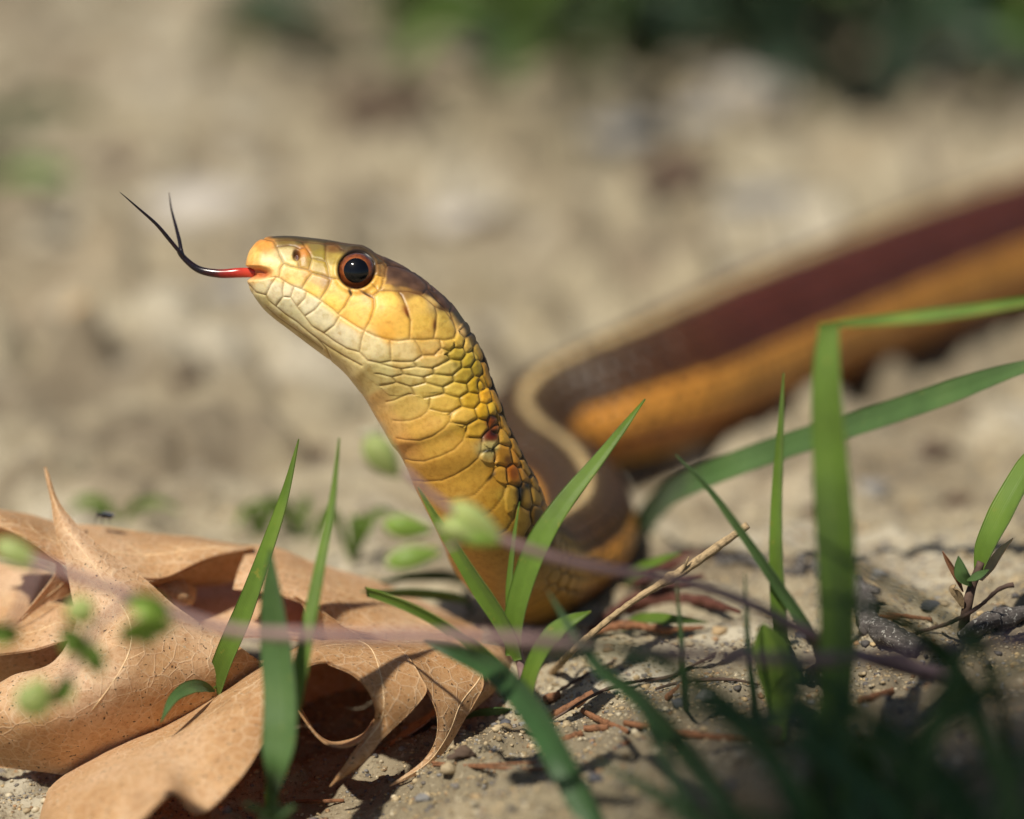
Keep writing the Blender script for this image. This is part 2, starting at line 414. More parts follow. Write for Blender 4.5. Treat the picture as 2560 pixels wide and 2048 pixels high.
def loft(cv, sv):
    a, b = shape(cv, sv, B_)
    egg = 1 - headw[:, None] * (.10 * a + .06 * a * a)               # jaws wider than the crown
    return C_[:, None, :] + a[..., None] * H_[:, None, :] + (b * egg * W_[:, None])[..., None] * L_[:, None, :]
base = loft(ct, sn)
near = loft(ct, np.abs(sn))                                        # mirror side looked up on the near side
dt_ = np.gradient(base, axis=0); dth = np.roll(base, -1, 1) - np.roll(base, 1, 1)
nrm = np.cross(dth, dt_); nrm /= np.maximum(np.linalg.norm(nrm, axis=2), 1e-12)[..., None]
outw = base - C_[:, None, :]
nrm *= np.where((nrm * outw).sum(2) < 0, -1, 1)[..., None]
PXx, PXy = proj(near.reshape(-1, 3)); PXx = PXx.reshape(base.shape[:2]); PXy = PXy.reshape(base.shape[:2])
S = np.broadcast_to(rows[:, None], base.shape[:2]); TH = np.broadcast_to(np.minimum(th, 2 * math.pi - th)[None, :], base.shape[:2])

seams = [c1s for c1s in [
 # lip line
 [(355, 405), (430, 415), (470, 445), (540, 482), (600, 502), (680, 545), (745, 590), (830, 650), (890, 705), (960, 750), (1030, 795), (1080, 822), (1170, 866), (1260, 890), (1340, 902), (1430, 890), (1540, 893), (1620, 885), (1700, 895), (1770, 880)],
 # snout plate, nose plates
 [(300, 118), (380, 135), (410, 190), (430, 240), (462, 305), (435, 345), (425, 412)], [(395, 132), (480, 124), (560, 128), (605, 140)],
 [(412, 178), (500, 166), (545, 172), (585, 195), (625, 185)], [(600, 138), (625, 185), (660, 232), (678, 268), (655, 350)], [(575, 292), (580, 342)],
 [(462, 305), (520, 330), (580, 342), (655, 357), (672, 377)], [(670, 265), (780, 290)], [(610, 140), (700, 150), (785, 158)], [(785, 155), (780, 285), (800, 340), (812, 415)],
 [(672, 377), (740, 395), (812, 415)], [(812, 415), (850, 425), (890, 432)], [(785, 158), (850, 162), (890, 190), (925, 218)], [(785, 150), (900, 152), (1010, 172), (1100, 205), (1150, 238)],
 # upper lip plates
 [(680, 380), (640, 430), (600, 498)], [(680, 380), (760, 398), (815, 425)], [(820, 430), (806, 482), (740, 582)], [(975, 505), (988, 535), (970, 565), (930, 640), (882, 692)],
 [(1055, 518), (1110, 545), (1152, 572)], [(1155, 572), (1160, 640), (1130, 740), (1082, 822)], [(1152, 560), (1200, 518), (1270, 516), (1340, 522)], [(1340, 522), (1368, 560), (1405, 650), (1435, 745), (1430, 890)],
 [(1340, 522), (1420, 526), (1500, 545), (1565, 590), (1620, 640)], [(1620, 640), (1636, 700), (1632, 800), (1614, 885)], [(1620, 640), (1700, 672), (1765, 755), (1788, 825), (1770, 880)],
 # behind the eye
 [(1145, 225), (1215, 262), (1226, 300), (1165, 322)], [(1226, 300), (1246, 335), (1238, 405), (1172, 402)], [(1222, 415), (1215, 478), (1190, 520), (1145, 552), (1060, 522)], [(1140, 470), (1178, 500), (1182, 520)],
 [(1246, 335), (1262, 322), (1330, 330), (1400, 352), (1490, 395), (1560, 468), (1565, 500), (1522, 545)], [(1522, 545), (1420, 524)], [(1246, 340), (1230, 430), (1208, 510)],
 [(1150, 235), (1220, 282), (1300, 325), (1400, 350), (1480, 375), (1580, 452), (1610, 520), (1565, 505)], [(1565, 505), (1640, 600), (1720, 678)], [(1580, 452), (1680, 540), (1750, 640), (1735, 680), (1765, 755)],
 [(1480, 375), (1560, 430), (1650, 500), (1740, 600)],
 # lower lip plates
 [(400, 415), (360, 470), (325, 548)], [(460, 450), (450, 520), (455, 562), (400, 635)], [(540, 486), (515, 560)], [(635, 530), (622, 575), (565, 635)], [(750, 602), (700, 662), (620, 712)],
 [(888, 712), (850, 780), (770, 842)], [(1080, 828), (1060, 890), (1045, 985)], [(1278, 900), (1285, 980), (1286, 1055)], [(1470, 900), (1510, 960), (1530, 1012)], [(1660, 893), (1672, 955)],
 [(200, 470), (245, 525), (325, 548), (345, 592), (400, 635)], [(455, 562), (515, 566), (565, 640), (622, 712), (680, 790), (770, 842), (850, 902), (950, 962), (1045, 988), (1110, 1055)],
 [(400, 635), (480, 700), (560, 752), (650, 830), (720, 882), (790, 960), (825, 1040)], [(330, 640), (420, 720), (520, 790), (640, 870), (760, 960)], [(650, 830), (800, 940), (930, 1020), (1060, 1090)],
 [(1045, 988), (1110, 1052), (1200, 1070), (1286, 1056), (1370, 1062), (1460, 1060), (1530, 1012), (1620, 1010), (1672, 955), (1740, 985)],
 ]]
seams = [[c1(*p) for p in s] for s in seams]
ventral = [[(480, 830), (570, 812), (660, 770), (720, 745), (770, 740)], [(560, 1040), (640, 1048), (750, 1040), (860, 1000), (930, 945), (955, 880), (965, 800)],
 [(600, 1240), (690, 1258), (850, 1265), (1000, 1215), (1120, 1130), (1185, 1050), (1205, 950)], [(690, 1470), (770, 1492), (900, 1500), (1080, 1440), (1230, 1370), (1330, 1270), (1370, 1150), (1380, 1090)],
 [(780, 1710), (900, 1725), (1100, 1712), (1250, 1650), (1400, 1560), (1500, 1470), (1540, 1380), (1550, 1240)],
 [(965, 910), (1100, 945), (1210, 950)], [(1190, 1060), (1280, 1075), (1380, 1085)], [(1380, 1232), (1530, 1240)]]
seams += [[cA(*p) for p in s] for s in ventral]
seams += [[cB(*p) for p in s] for s in [[(520, 800), (700, 810), (870, 780), (1000, 740), (1120, 620), (1230, 490), (1270, 380)], [(780, 1060), (1000, 1060), (1190, 990), (1290, 900), (1380, 770), (1420, 640)],
          [(1000, 1320), (1200, 1330), (1330, 1270), (1450, 1200), (1530, 1050), (1560, 900)]]]
segs = np.array([(*a, *b) for s in seams for a, b in zip(s[:-1], s[1:])])
scales = [(1150, 205, 70, 70, 0), (1290, 140, 50, 90, 10), (1400, 180, 50, 90, 10), (1345, 40, 50, 60, 0), (1265, 295, 85, 65, 0), (1395, 360, 60, 90, 35), (1490, 280, 40, 90, -10),
 (1160, 455, 150, 80, -20), (980, 380, 180, 60, -8), (620, 412, 190, 42, 3), (1490, 450, 55, 85, 0), (470, 470, 180, 60, 12), (830, 490, 170, 50, 3), (1340, 540, 110, 80, -20), (1070, 585, 150, 70, 0),
 (740, 590, 170, 60, 8), (430, 575, 150, 50, 15), (1580, 590, 60, 70, 0), (1460, 640, 75, 90, 10), (1260, 690, 130, 80, 0), (940, 690, 170, 70, 8), (620, 680, 140, 60, 12), (1595, 770, 70, 80, 0), (1410, 815, 100, 85, 0),
 (1140, 850, 170, 100, 8), (1555, 935, 75, 85, 0), (1660, 915, 50, 85, -15), (1345, 980, 140, 90, 8), (1750, 1000, 40, 120, -15), (1665, 1050, 50, 80, 0), (1490, 1130, 110, 100, -10), (1640, 1240, 85, 80, 0),
 (1815, 1230, 70, 100, -10), (1620, 1450, 90, 60, -20), (1790, 1430, 100, 110, 0), (1930, 1440, 60, 120, -25), (1750, 1640, 70, 90, 0), (1890, 1640, 60, 100, -10), (2030, 1620, 50, 100, -30), (1525, 640, 60, 60, 0), (1690, 1130, 40, 60, 0)]
scales = [(*cA(x, y), a * .22263, b * .22263, r) for x, y, a, b, r in scales]
scales += [(*cB(x, y), a * .18553, b * .18553, r) for x, y, a, b, r in [(1470, 800, 70, 150, 10), (1640, 1120, 90, 180, 10), (1700, 780, 60, 140, 0), (1840, 760, 70, 130, -20), (1850, 1010, 80, 120, 0), (1970, 900, 60, 110, -25),
           (1760, 1400, 90, 180, 0), (1950, 1200, 80, 150, -20), (2080, 1080, 70, 130, -30), (2150, 1350, 90, 150, -20)]]
# big plates that the seams above outline: no outlines of their own
nulls = [(*c1(x, y), a, b, r) for x, y, a, b, r in [(1700, 790, 26, 40, 0), (1500, 760, 50, 50, 0), (1380, 985, 38, 26, 0), (1600, 940, 30, 17, 10), (1170, 960, 45, 30, 0), (1000, 1000, 60, 30, 35), (1640, 560, 40, 30, 50), (900, 800, 90, 90, 0), (1770, 700, 20, 20, 40)]]
nulls += [(*cA(x, y), a * .22263, b * .22263, r) for x, y, a, b, r in [(720, 880, 200, 90, 10), (900, 1110, 260, 120, -10), (1080, 1290, 270, 130, -15), (1300, 1430, 250, 130, -25), (1450, 1620, 200, 130, -35), (300, 700, 200, 70, 55), (420, 850, 180, 80, 55), (550, 1150, 150, 150, 0), (650, 1500, 200, 200, 0), (1000, 1700, 300, 160, -20)]]
nulls += [(*cB(x, y), a * .18553, b * .18553, r) for x, y, a, b, r in [(1150, 700, 230, 130, -50), (1290, 950, 230, 120, -55), (1400, 1250, 230, 130, -55), (900, 1200, 400, 250, -20), (1300, 1550, 400, 200, -20)]]

fx, fy = PXx.ravel(), PXy.ravel(); S1 = S.ravel(); T1 = TH.ravel()
headneck = S1 < tt[27]
fa = np.clip((tt[27] - S1) / (tt[27] - tt[26]), 0, 1)              # 1 where the map drawn from the photo holds
# seam distance
ds = np.full(fx.shape, 60.0); idx = np.where(headneck)[0]
for ch in np.array_split(idx, 40):
    X = fx[ch][:, None]; Y = fy[ch][:, None]
    ax, ay, bx, by = segs.T
    vx, vy = bx - ax, by - ay
    u = np.clip(((X - ax) * vx + (Y - ay) * vy) / (vx * vx + vy * vy + 1e-9), 0, 1)
    ds[ch] = np.sqrt(((X - ax - u * vx) ** 2 + (Y - ay - u * vy) ** 2).min(1))
dsc = np.full(fx.shape, 60.0); sid = np.full(fx.shape, -1)
cells = np.array(scales + nulls); ncell = len(scales)
for ch in np.array_split(idx, 40):
    X = fx[ch][:, None] - cells[:, 0]; Y = fy[ch][:, None] - cells[:, 1]
    r = np.radians(cells[:, 4]); a = X * np.cos(r) + Y * np.sin(r); b = -X * np.sin(r) + Y * np.cos(r)
    q = np.sqrt((a / cells[:, 2]) ** 2 + (b / cells[:, 3]) ** 2)
    o = np.argpartition(q, 1, axis=1)[:, :2]; v = np.take_along_axis(q, o, 1)
    sw = v[:, 0] > v[:, 1]; i1 = np.where(sw, o[:, 1], o[:, 0]); i2 = np.where(sw, o[:, 0], o[:, 1])
    f1 = v.min(1); f2 = v.max(1); size = np.sqrt(cells[i1, 2] * cells[i1, 3])
    dd = (f2 - f1) * size * .5
    ok = ((i1 < ncell) & ((i2 < ncell) | (f1 > .75))) & (f1 < 2.2)
    dsc[ch] = np.where(ok & (i2 < ncell), dd, 60.0); sid[ch] = np.where((i1 < ncell) & (f1 < 1.6), i1, -1)
# regular body scales further back: staggered rows, wide belly plates
def lattice(S1, T1):
    R = np.interp(S1, rows, W_) + 1e-6
    nrow = 19.0; v = T1 / (2 * math.pi) * nrow * 1.15; u = S1 / 2.3e-3
    best = np.full(S1.shape, 9.0); sec = np.full(S1.shape, 9.0); cid = np.zeros(S1.shape)
    j0 = np.round(v)
    for dj in (-1, 0, 1):
        j = j0 + dj; sh = np.where(np.mod(j, 2) == 0, 0, .5)
        i0 = np.round(u - sh)
        for di in (-1, 0, 1):
            i = i0 + di
            d = np.sqrt((u - sh - i) ** 2 + ((v - j) * .95) ** 2)
            m = d < best
            sec = np.where(m, best, np.minimum(sec, d)); cid = np.where(m, i * 31 + j, cid); best = np.where(m, d, best)
    dl = (sec - best) * .5 * 2.3 / .04
    w = np.abs(np.mod(S1 / 2.6e-3 + .25 * np.cos(T1), 1) - .5); dv = (.5 - w) * 2.6 / .04
    belly = T1 > 2.12
    return np.where(belly, dv, dl), cid, belly
dl, cid, belly = lattice(S1, T1)
edgeon = np.clip((np.abs(T1) - .38) / .12, 0, 1)                   # right on the spine use the regular rows too
neckonly = np.clip((S1 - tt[16]) / (tt[18] - tt[16]), 0, 1)
wmap = fa * (1 - neckonly * (1 - edgeon))
dmin = np.minimum(ds, dsc)
is_scale = (dsc < 59) | (sid >= 0)
soft = 8.0 + 2.0 * is_scale
dome = np.clip(dmin / soft, 0, 1); dome = 1 - (1 - dome) ** 2
hmap = -.9 * np.exp(-(dmin / 1.5) ** 2) + np.where(is_scale, 2.8 + 3.0 * np.clip((fx - 1010 - (fy - 850) * .36) / 90, 0, 1), 2.6) * dome
ventr = (fx < 1250) & (fy > 975) & (~is_scale)
hmap = hmap * (1 - .45 * (~is_scale) * np.clip((fy - 930) / 80, 0, 1))
domel = 1 - (1 - np.clip(dl / 11, 0, 1)) ** 2
hl = -2 * np.exp(-(dl / 2.5) ** 2) + np.where(belly, 2.0, 6.5) * domel
h = hmap * wmap + hl * (1 - wmap)
# features of the head, in photo pixels
def sstep(a, b, x): t_ = np.clip((x - a) / (b - a), 0, 1); return t_ * t_ * (3 - 2 * t_)
EX, EY, ER = 891.0, 677.0, 47.0
er = np.hypot(fx - EX, fy - EY); onhead = S1 < tt[15]
side = np.clip((np.abs(np.sin(T1)) - .30) / .2, 0, 1)
h += np.where(onhead, -26 * (1 - sstep(38, 47, er)) + 4 * np.exp(-((er - 53) / 6) ** 2), 0)
h += np.where(onhead, 3 * np.exp(-(((fx - 893) / 60) ** 2 + ((fy - 620) / 10) ** 2)), 0)
nr = np.hypot((fx - 741) / 10, (fy - 640) / 15)
h += np.where(onhead, -13 * (1 - sstep(.5, 1.1, nr)) + 4 * np.exp(-(((fx - 764) / 12) ** 2 + ((fy - 640) / 22) ** 2)), 0)
notch = 1 - sstep(.45, 1.15, np.hypot((fx - 634) / 48, (fy - 683) / 18))
h += np.where(S1 < tt[6], -22 * notch, 0)
h += np.where(onhead, 3.0 * np.exp(-(((fx - 1000) / 110) ** 2 + ((fy - 770) / 45) ** 2)), 0)
h += np.where(onhead & (fy > 800), -3 * np.exp(-((dmin) / 5) ** 2) * 0, 0)
verts = base.reshape(-1, 3) + nrm.reshape(-1, 3) * (h * PXM)[:, None]

# pigment
smp = [  # enlargement coordinates of the head, sRGB of the evenly lit plate
 (230, 250, 232, 176, 96), (300, 160, 214, 146, 68), (330, 320, 236, 190, 116), (420, 390, 240, 196, 128), (240, 330, 224, 166, 92), (480, 140, 120, 96, 46), (600, 112, 78, 70, 38), (480, 230, 205, 185, 135), (530, 290, 216, 190, 120),
 (620, 230, 190, 125, 55), (620, 300, 175, 140, 70), (700, 180, 128, 110, 60), (720, 240, 140, 122, 48), (730, 330, 168, 142, 62), (690, 300, 186, 160, 86), (840, 180, 120, 84, 44), (840, 280, 166, 142, 66), (840, 370, 206, 174, 96),
 (800, 130, 72, 62, 38), (930, 165, 78, 64, 44), (1050, 200, 70, 54, 40), (1180, 250, 80, 64, 44), (560, 390, 234, 190, 110), (640, 370, 214, 172, 100), (520, 420, 240, 198, 118), (720, 440, 196, 160, 94), (690, 500, 240, 196, 100),
 (780, 430, 170, 135, 84), (860, 480, 232, 184, 92), (850, 600, 244, 196, 92), (930, 530, 236, 186, 94), (1030, 620, 240, 188, 92), (1000, 720, 238, 186, 92), (1100, 560, 236, 176, 90), (1250, 580, 238, 192, 88), (1200, 700, 232, 178, 76),
 (1250, 830, 222, 166, 66), (1380, 800, 224, 176, 78), (1500, 620, 226, 184, 92), (1520, 780, 224, 182, 84), (1560, 860, 214, 170, 80), (1700, 740, 206, 172, 82), (1720, 840, 204, 166, 76), (1600, 590, 206, 172, 108),
 (1210, 280, 100, 78, 44), (1210, 360, 140, 104, 60), (1185, 450, 224, 172, 78), (1120, 510, 226, 176, 80), (1300, 380, 76, 54, 44), (1400, 400, 68, 46, 40), (1320, 445, 92, 66, 44), (1360, 350, 66, 48, 38), (1250, 490, 196, 154, 76), (1480, 440, 68, 48, 46), (1440, 455, 76, 52, 42), (1500, 500, 120, 86, 56), (1400, 495, 150, 112, 60),
 (1300, 300, 70, 54, 36), (1450, 360, 66, 50, 44), (1600, 470, 66, 52, 48), (1650, 560, 62, 44, 34), (1600, 530, 62, 44, 38), (1700, 610, 72, 46, 30), (1760, 650, 100, 78, 44), (1760, 720, 190, 154, 92),
 (270, 470, 226, 212, 170), (250, 440, 226, 190, 130), (390, 500, 228, 214, 178), (500, 510, 232, 216, 180), (570, 560, 226, 210, 172), (660, 620, 222, 210, 176), (760, 720, 220, 208, 172), (480, 620, 206, 196, 160), (560, 700, 204, 192, 150), (930, 850, 222, 208, 172), (1160, 940, 224, 206, 158),
 (1380, 980, 226, 200, 142), (1580, 940, 214, 178, 104), (1600, 990, 210, 166, 90), (300, 600, 190, 176, 126), (450, 740, 182, 164, 110), (650, 900, 184, 166, 112), (850, 1010, 198, 178, 122), (950, 1050, 206, 186, 132), (700, 830, 208, 192, 146)]
smp = [(*c1(x, y), r, g, b_) for x, y, r, g, b_ in smp]
smp += [(*cA(x, y), r, g, b_) for x, y, r, g, b_ in [(1290, 140, 216, 176, 76), (1400, 180, 222, 182, 92), (1345, 50, 228, 186, 122), (1265, 295, 186, 158, 60), (1395, 360, 188, 160, 50), (1490, 280, 196, 166, 78), (1490, 450, 164, 138, 42),
 (1160, 455, 196, 170, 92), (980, 380, 206, 176, 106), (620, 410, 204, 176, 110), (470, 470, 206, 190, 130), (830, 490, 206, 184, 120), (1340, 540, 188, 158, 56), (1070, 585, 200, 174, 92), (740, 590, 204, 180, 112), (430, 570, 196, 176, 116), (1460, 640, 186, 150, 34),
 (1580, 590, 196, 152, 48), (1260, 690, 202, 170, 72), (940, 690, 202, 174, 92), (620, 680, 200, 174, 104), (1595, 770, 222, 164, 40), (1410, 815, 204, 162, 44), (1140, 850, 202, 164, 72), (720, 880, 198, 164, 88), (1555, 935, 212, 164, 36), (1660, 900, 206, 166, 50), (1345, 980, 204, 164, 70),
 (900, 1110, 200, 156, 74), (1490, 1130, 206, 160, 52), (1080, 1290, 202, 158, 70), (1750, 1000, 198, 152, 56), (1665, 1050, 130, 62, 16), (1640, 1220, 104, 34, 10), (1640, 1330, 196, 176, 110), (1815, 1230, 196, 150, 54), (1300, 1430, 198, 150, 62), (1790, 1400, 190, 132, 36), (1930, 1440, 190, 132, 48),
 (1450, 1600, 196, 150, 60), (1750, 1640, 190, 140, 48), (1890, 1600, 176, 100, 22), (2030, 1600, 180, 130, 56), (380, 800, 204, 166, 104), (500, 1100, 208, 164, 96), (640, 1350, 204, 152, 80), (760, 1600, 198, 150, 72), (300, 650, 198, 176, 116), (1000, 1650, 196, 148, 62)]]
smp += [(*cB(x, y), r, g, b_) for x, y, r, g, b_ in [(1470, 780, 184, 146, 56), (1640, 1120, 160, 126, 50), (1800, 760, 172, 132, 52), (1850, 1010, 100, 72, 22), (1970, 900, 178, 122, 46), (1290, 950, 186, 140, 50), (800, 950, 192, 148, 66), (1300, 1500, 182, 142, 66), (1000, 1350, 188, 146, 66), (1900, 1250, 110, 80, 30)]]
smp = np.array(smp); SC = np.clip(lin(smp[:, 2:5]) * np.array([1.07, 1.07, 1.03]), 0, .92)
colr = np.zeros((len(fx), 3))
for ch in np.array_split(idx, 40):
    d2 = (fx[ch][:, None] - smp[:, 0]) ** 2 + (fy[ch][:, None] - smp[:, 1]) ** 2 + 40.0
    w = d2 ** -2.6
    colr[ch] = (w[:, :, None] * SC[None]).sum(1) / w.sum(1)[:, None]
# crown stays dark over the spine of head and neck
crown = np.where(S1 < tt[17], 1 - sstep(.34, .60, T1), 0) * sstep(tt[3], tt[4], S1)
colr = colr * (1 - crown[:, None]) + lin((74, 62, 40)) * crown[:, None]
spine = np.clip((S1 - tt[14]) / (tt[17] - tt[14]), 0, 1) * (1 - sstep(.12, .30, T1)) * fa
colr = colr * (1 - spine[:, None]) + lin((58, 44, 26)) * spine[:, None]
# the dark temporal shield behind the eye
poly = np.array([c1(*q) for q in [(1135, 205), (1205, 262), (1248, 332), (1238, 430), (1225, 478), (1300, 486), (1400, 506), (1525, 545), (1565, 570), (1650, 630), (1735, 690), (1800, 700), (1900, 600), (1700, 450), (1400, 250)]])
ins = np.zeros(len(fx), bool); pd = np.full(len(fx), 99.0)
sub = np.where((S1 > tt[6]) & (S1 < tt[18]))[0]; X = fx[sub]; Y = fy[sub]; inn = np.zeros(len(sub), bool); dd_ = np.full(len(sub), 99.0)
for (ax, ay), (bx, by) in zip(poly, np.roll(poly, -1, 0)):
    inn ^= ((ay > Y) != (by > Y)) & (X < (bx - ax) * (Y - ay) / (by - ay + 1e-9) + ax)
    u = np.clip(((X - ax) * (bx - ax) + (Y - ay) * (by - ay)) / ((bx - ax) ** 2 + (by - ay) ** 2), 0, 1)
    dd_ = np.minimum(dd_, np.hypot(X - ax - u * (bx - ax), Y - ay - u * (by - ay)))
ins[sub] = inn; pd[sub] = dd_
tw_ = np.where(ins, sstep(0, 7, pd), 0) * .92
tcol = lin((84, 60, 46))[None] * (1 + .9 * vnoise(fx / 22, fy / 16, 77))[:, None] + np.exp(-(((fx - c1(1270, 465)[0]) / 22) ** 2 + ((fy - c1(1270, 465)[1]) / 10) ** 2))[:, None] * lin((110, 80, 40))
colr = colr * (1 - tw_[:, None]) + tcol * tw_[:, None]
# per-scale tint
tint = np.where(sid >= 0, hsh(np.maximum(sid, 0), np.zeros_like(sid), 5), .5)
colr *= (1 + .16 * (tint - .5))[:, None]
# skin between plates
lower = (fy > 700 + (fx - 700) * .45)
seamc = np.where(is_scale[:, None], lin((112, 78, 20)), np.where((lower & (fx < 1100))[:, None], lin((150, 116, 70)), lin((96, 56, 22))))
sk = np.exp(-(dmin / np.where(is_scale, 2.0, 1.5)) ** 2) * np.where(ventr, .4, .62)
dorsal_dark = np.where(is_scale & (fx > 1040 + (fy - 820) * .33), 1, 0)
seamc = np.where((dorsal_dark > 0)[:, None], lin((66, 46, 12)), seamc)
ring = np.exp(-((er - 46) / 3.0) ** 2) * onhead
seamc = np.where((tw_ > .3)[:, None], lin((34, 22, 18)), seamc)
sk = np.maximum(sk, ring * .95); seamc = np.where((ring > .3)[:, None], lin((34, 22, 14)), seamc)
sk = np.maximum(sk, np.where(er < 45, 1, 0) * onhead)
colr = colr * (1 - sk[:, None]) + seamc * sk[:, None]
for (x, y, rx, ry, rot, c, k_) in [(*c1(560, 235), 9, 15, -10, (70, 22, 10), 1), (*c1(1405, 690), 4, 15, -22, (34, 14, 6), .95), (*c1(1395, 670), 9, 16, -22, (150, 70, 20), .6), (*c1(1618, 780), 4, 14, 4, (40, 18, 8), .95), (*c1(1612, 770), 8, 18, 4, (150, 84, 24), .5),
                                   (*c1(972, 530), 4, 10, -25, (24, 12, 18), .95), (*c1(1100, 548), 19, 3.5, 28, (26, 14, 22), .95), (*cA(1670, 1180), 12, 10, 0, (30, 14, 8), .9), (*cA(1610, 1375), 20, 5, -12, (18, 18, 8), .95), (*cA(1660, 1000), 10, 5, 0, (40, 16, 8), .8),
                                   (*cB(1600, 680), 13, 22, 10, (10, 14, 12), 1), (*cB(1700, 620), 12, 10, 30, (14, 16, 12), 1), (*cB(1600, 800), 9, 22, 0, (14, 16, 12), 1), (*cB(1230, 490), 5, 16, 40, (30, 24, 10), .9), (*cB(1720, 1310), 7, 14, 10, (16, 18, 10), .9), (*cB(1430, 260), 10, 10, 0, (80, 34, 8), .8), (*cB(1890, 1080), 18, 20, 0, (44, 30, 10), .7),
                                   (*cA(1880, 1640), 10, 14, 0, (130, 60, 12), .6), (*cA(1010, 725), 14, 2, -4, (90, 80, 30), .8), (*cA(1240, 420), 7, 8, 0, (120, 100, 30), .6)]:
    r_ = math.radians(rot); X = fx - x; Y = fy - y
    a_ = X * math.cos(r_) + Y * math.sin(r_); b_ = -X * math.sin(r_) + Y * math.cos(r_)
    w = k_ * np.exp(-((a_ / rx) ** 2 + (b_ / ry) ** 2) ** 1.5) * headneck
    colr = colr * (1 - w[:, None]) + lin(c) * w[:, None]
nw = np.where(S1 < tt[6], notch, 0); colr = colr * (1 - nw[:, None]) + lin((190, 104, 56)) * nw[:, None]
# body: pale stripe along the back, dark flank above, orange flank stripe below; brown under it is part pigment, part painted shade
stripe_k = [(0, (188, 164, 118)), (.09, (180, 154, 108)), (.15, (74, 56, 30)), (.62, (66, 46, 24)), (1.10, (72, 46, 20)), (1.20, (232, 160, 66)), (1.66, (236, 166, 72)), (1.92, (176, 106, 38)), (2.15, (130, 74, 22)), (2.4, (176, 132, 60)), (3.2, (190, 150, 76))]
bk = np.array([k_ for k_, _ in stripe_k]); bc = np.array([lin(c) for _, c in stripe_k])
wob = .05 * (np.mod(cid * .618, 1) - .5)
bodyc = np.stack([np.interp(T1 + wob, bk, bc[:, j]) for j in range(3)], 1)
redder = sstep(tt[34], tt[37], S1)[:, None] * ((T1 > .2) & (T1 < 1.16))[:, None]
bodyc = bodyc * (1 - redder) + lin((84, 38, 22)) * redder
bodyc *= (1 + .35 * (np.mod(cid * .37, 1) - .5))[:, None]
yel = ((1 - sstep(tt[26], tt[28], S1)) * sstep(.7, 1.1, T1))[:, None] * (1 + .25 * (np.mod(cid * .37, 1) - .5))[:, None]
bodyc = bodyc * (1 - np.clip(yel, 0, 1)) + lin((188, 146, 68)) * np.clip(yel, 0, 1)
skl = np.exp(-(dl / 4.5) ** 2)[:, None] * np.where(belly, .4, .8)[:, None]
bodyc = bodyc * (1 - skl) + lin((34, 20, 10)) * skl
wm = np.maximum(wmap, fa * (S1 < tt[16]))[:, None]
spn = (fa * (1 - wmap))[:, None]
colr = colr * wm + (1 - wm) * (bodyc * (1 - spn) + spn * ((1 - skl) * (sstep(.12, .30, T1)[:, None] * lin((188, 138, 48)) + (1 - sstep(.12, .30, T1))[:, None] * lin((58, 44, 26))) + skl * lin((60, 40, 12))))

nr_, nc_ = base.shape[:2]
f = grid_faces(nr_, nc_, wrap=True)
sbase = empty('garter_snake', (C_[len(rows) // 3][0], C_[len(rows) // 3][1], 0.0), 'yellow brown striped garter snake with raised head and flicking tongue', 'snake')
body = mesh_np('body', verts, f[:, ::-1], M['skin'], sbase, color=np.clip(colr, 0, 1))
# close snout and tail tip
def cap(ring, name): pass
me = body.data
import bmesh
bm = bmesh.new(); bm.from_mesh(me); bm.verts.ensure_lookup_table()
for ring in (list(range(nc_)), list(range((nr_ - 1) * nc_, nr_ * nc_))):
    fc = bm.faces.new([bm.verts[i] for i in ring]); fc.smooth = True
bmesh.ops.recalc_face_normals(bm, faces=bm.faces)
bm.to_mesh(me); bm.free()

# eyes
def eye_mats():
    m, nt, b = newmat('snake_iris'); L = nt.links.new; oc = coord(nt)
    ln = nd(nt, 'ShaderNodeVectorMath', operation='LENGTH'); sx = nt.nodes.new('ShaderNodeVectorMath'); sx.operation = 'MULTIPLY'; sx.inputs[1].default_value = (1, 0, 1)
    L(oc, sx.inputs[0]); L(sx.outputs[0], ln.inputs[0])
    mr = nd(nt, 'ShaderNodeMapRange'); L(ln.outputs['Value'], mr.inputs[0]); mr.inputs[1].default_value = .0011; mr.inputs[2].default_value = .0019
    c = ramp(nt, mr.outputs[0], [(0, (.42, .16, .05)), (.12, (.66, .32, .12)), (.20, (.26, .065, .015)), (.55, (.13, .032, .011)), (.84, (.016, .007, .006))])
    n = noise(nt, oc, 2600, 4, .7)
    c = mixc(nt, ramp(nt, n, [(.42, (0, 0, 0)), (.65, (.8, .8, .8))]), c, mixc(nt, .5, c, (.45, .13, .03)))
    L(c, b.inputs['Base Color']); b.inputs['Roughness'].default_value = .35
    b.inputs['Coat Weight'].default_value = 1; b.inputs['Coat Roughness'].default_value = .07; b.inputs['Specular IOR Level'].default_value = .2
    m2, nt2, b2 = newmat('snake_pupil'); b2.inputs['Base Color'].default_value = (.003, .003, .004, 1); b2.inputs['Roughness'].default_value = .075; b2.inputs['Specular IOR Level'].default_value = .6
    return m, m2
m_iris, m_pupil = eye_mats()
def sphere_cap(R, ang, n=28, m=48, axis=(0, -1, 0), bulge=1.0):
    v = []; 
    for i in range(n + 1):
        a = ang * i / n
        for j in range(m):
            b_ = 2 * math.pi * j / m
            v.append((R * math.sin(a) * math.cos(b_), -R * math.cos(a) * bulge, R * math.sin(a) * math.sin(b_)))
    return np.array(v), grid_faces(n + 1, m, wrap=True)
def head_frame(sgn):
    i = np.argmin(np.hypot(PXx[:, :NN] - EX, PXy[:, :NN] - EY)); r_, c_ = np.unravel_index(i, (nr_, NN))
    c_use = c_ if sgn > 0 else int(np.argmin(np.abs(th - (2 * math.pi - th[c_]))))
    p = base[r_, c_use]; n_ = nrm[r_, c_use]
    return p, n_, L_[r_] * sgn
from mathutils import Matrix
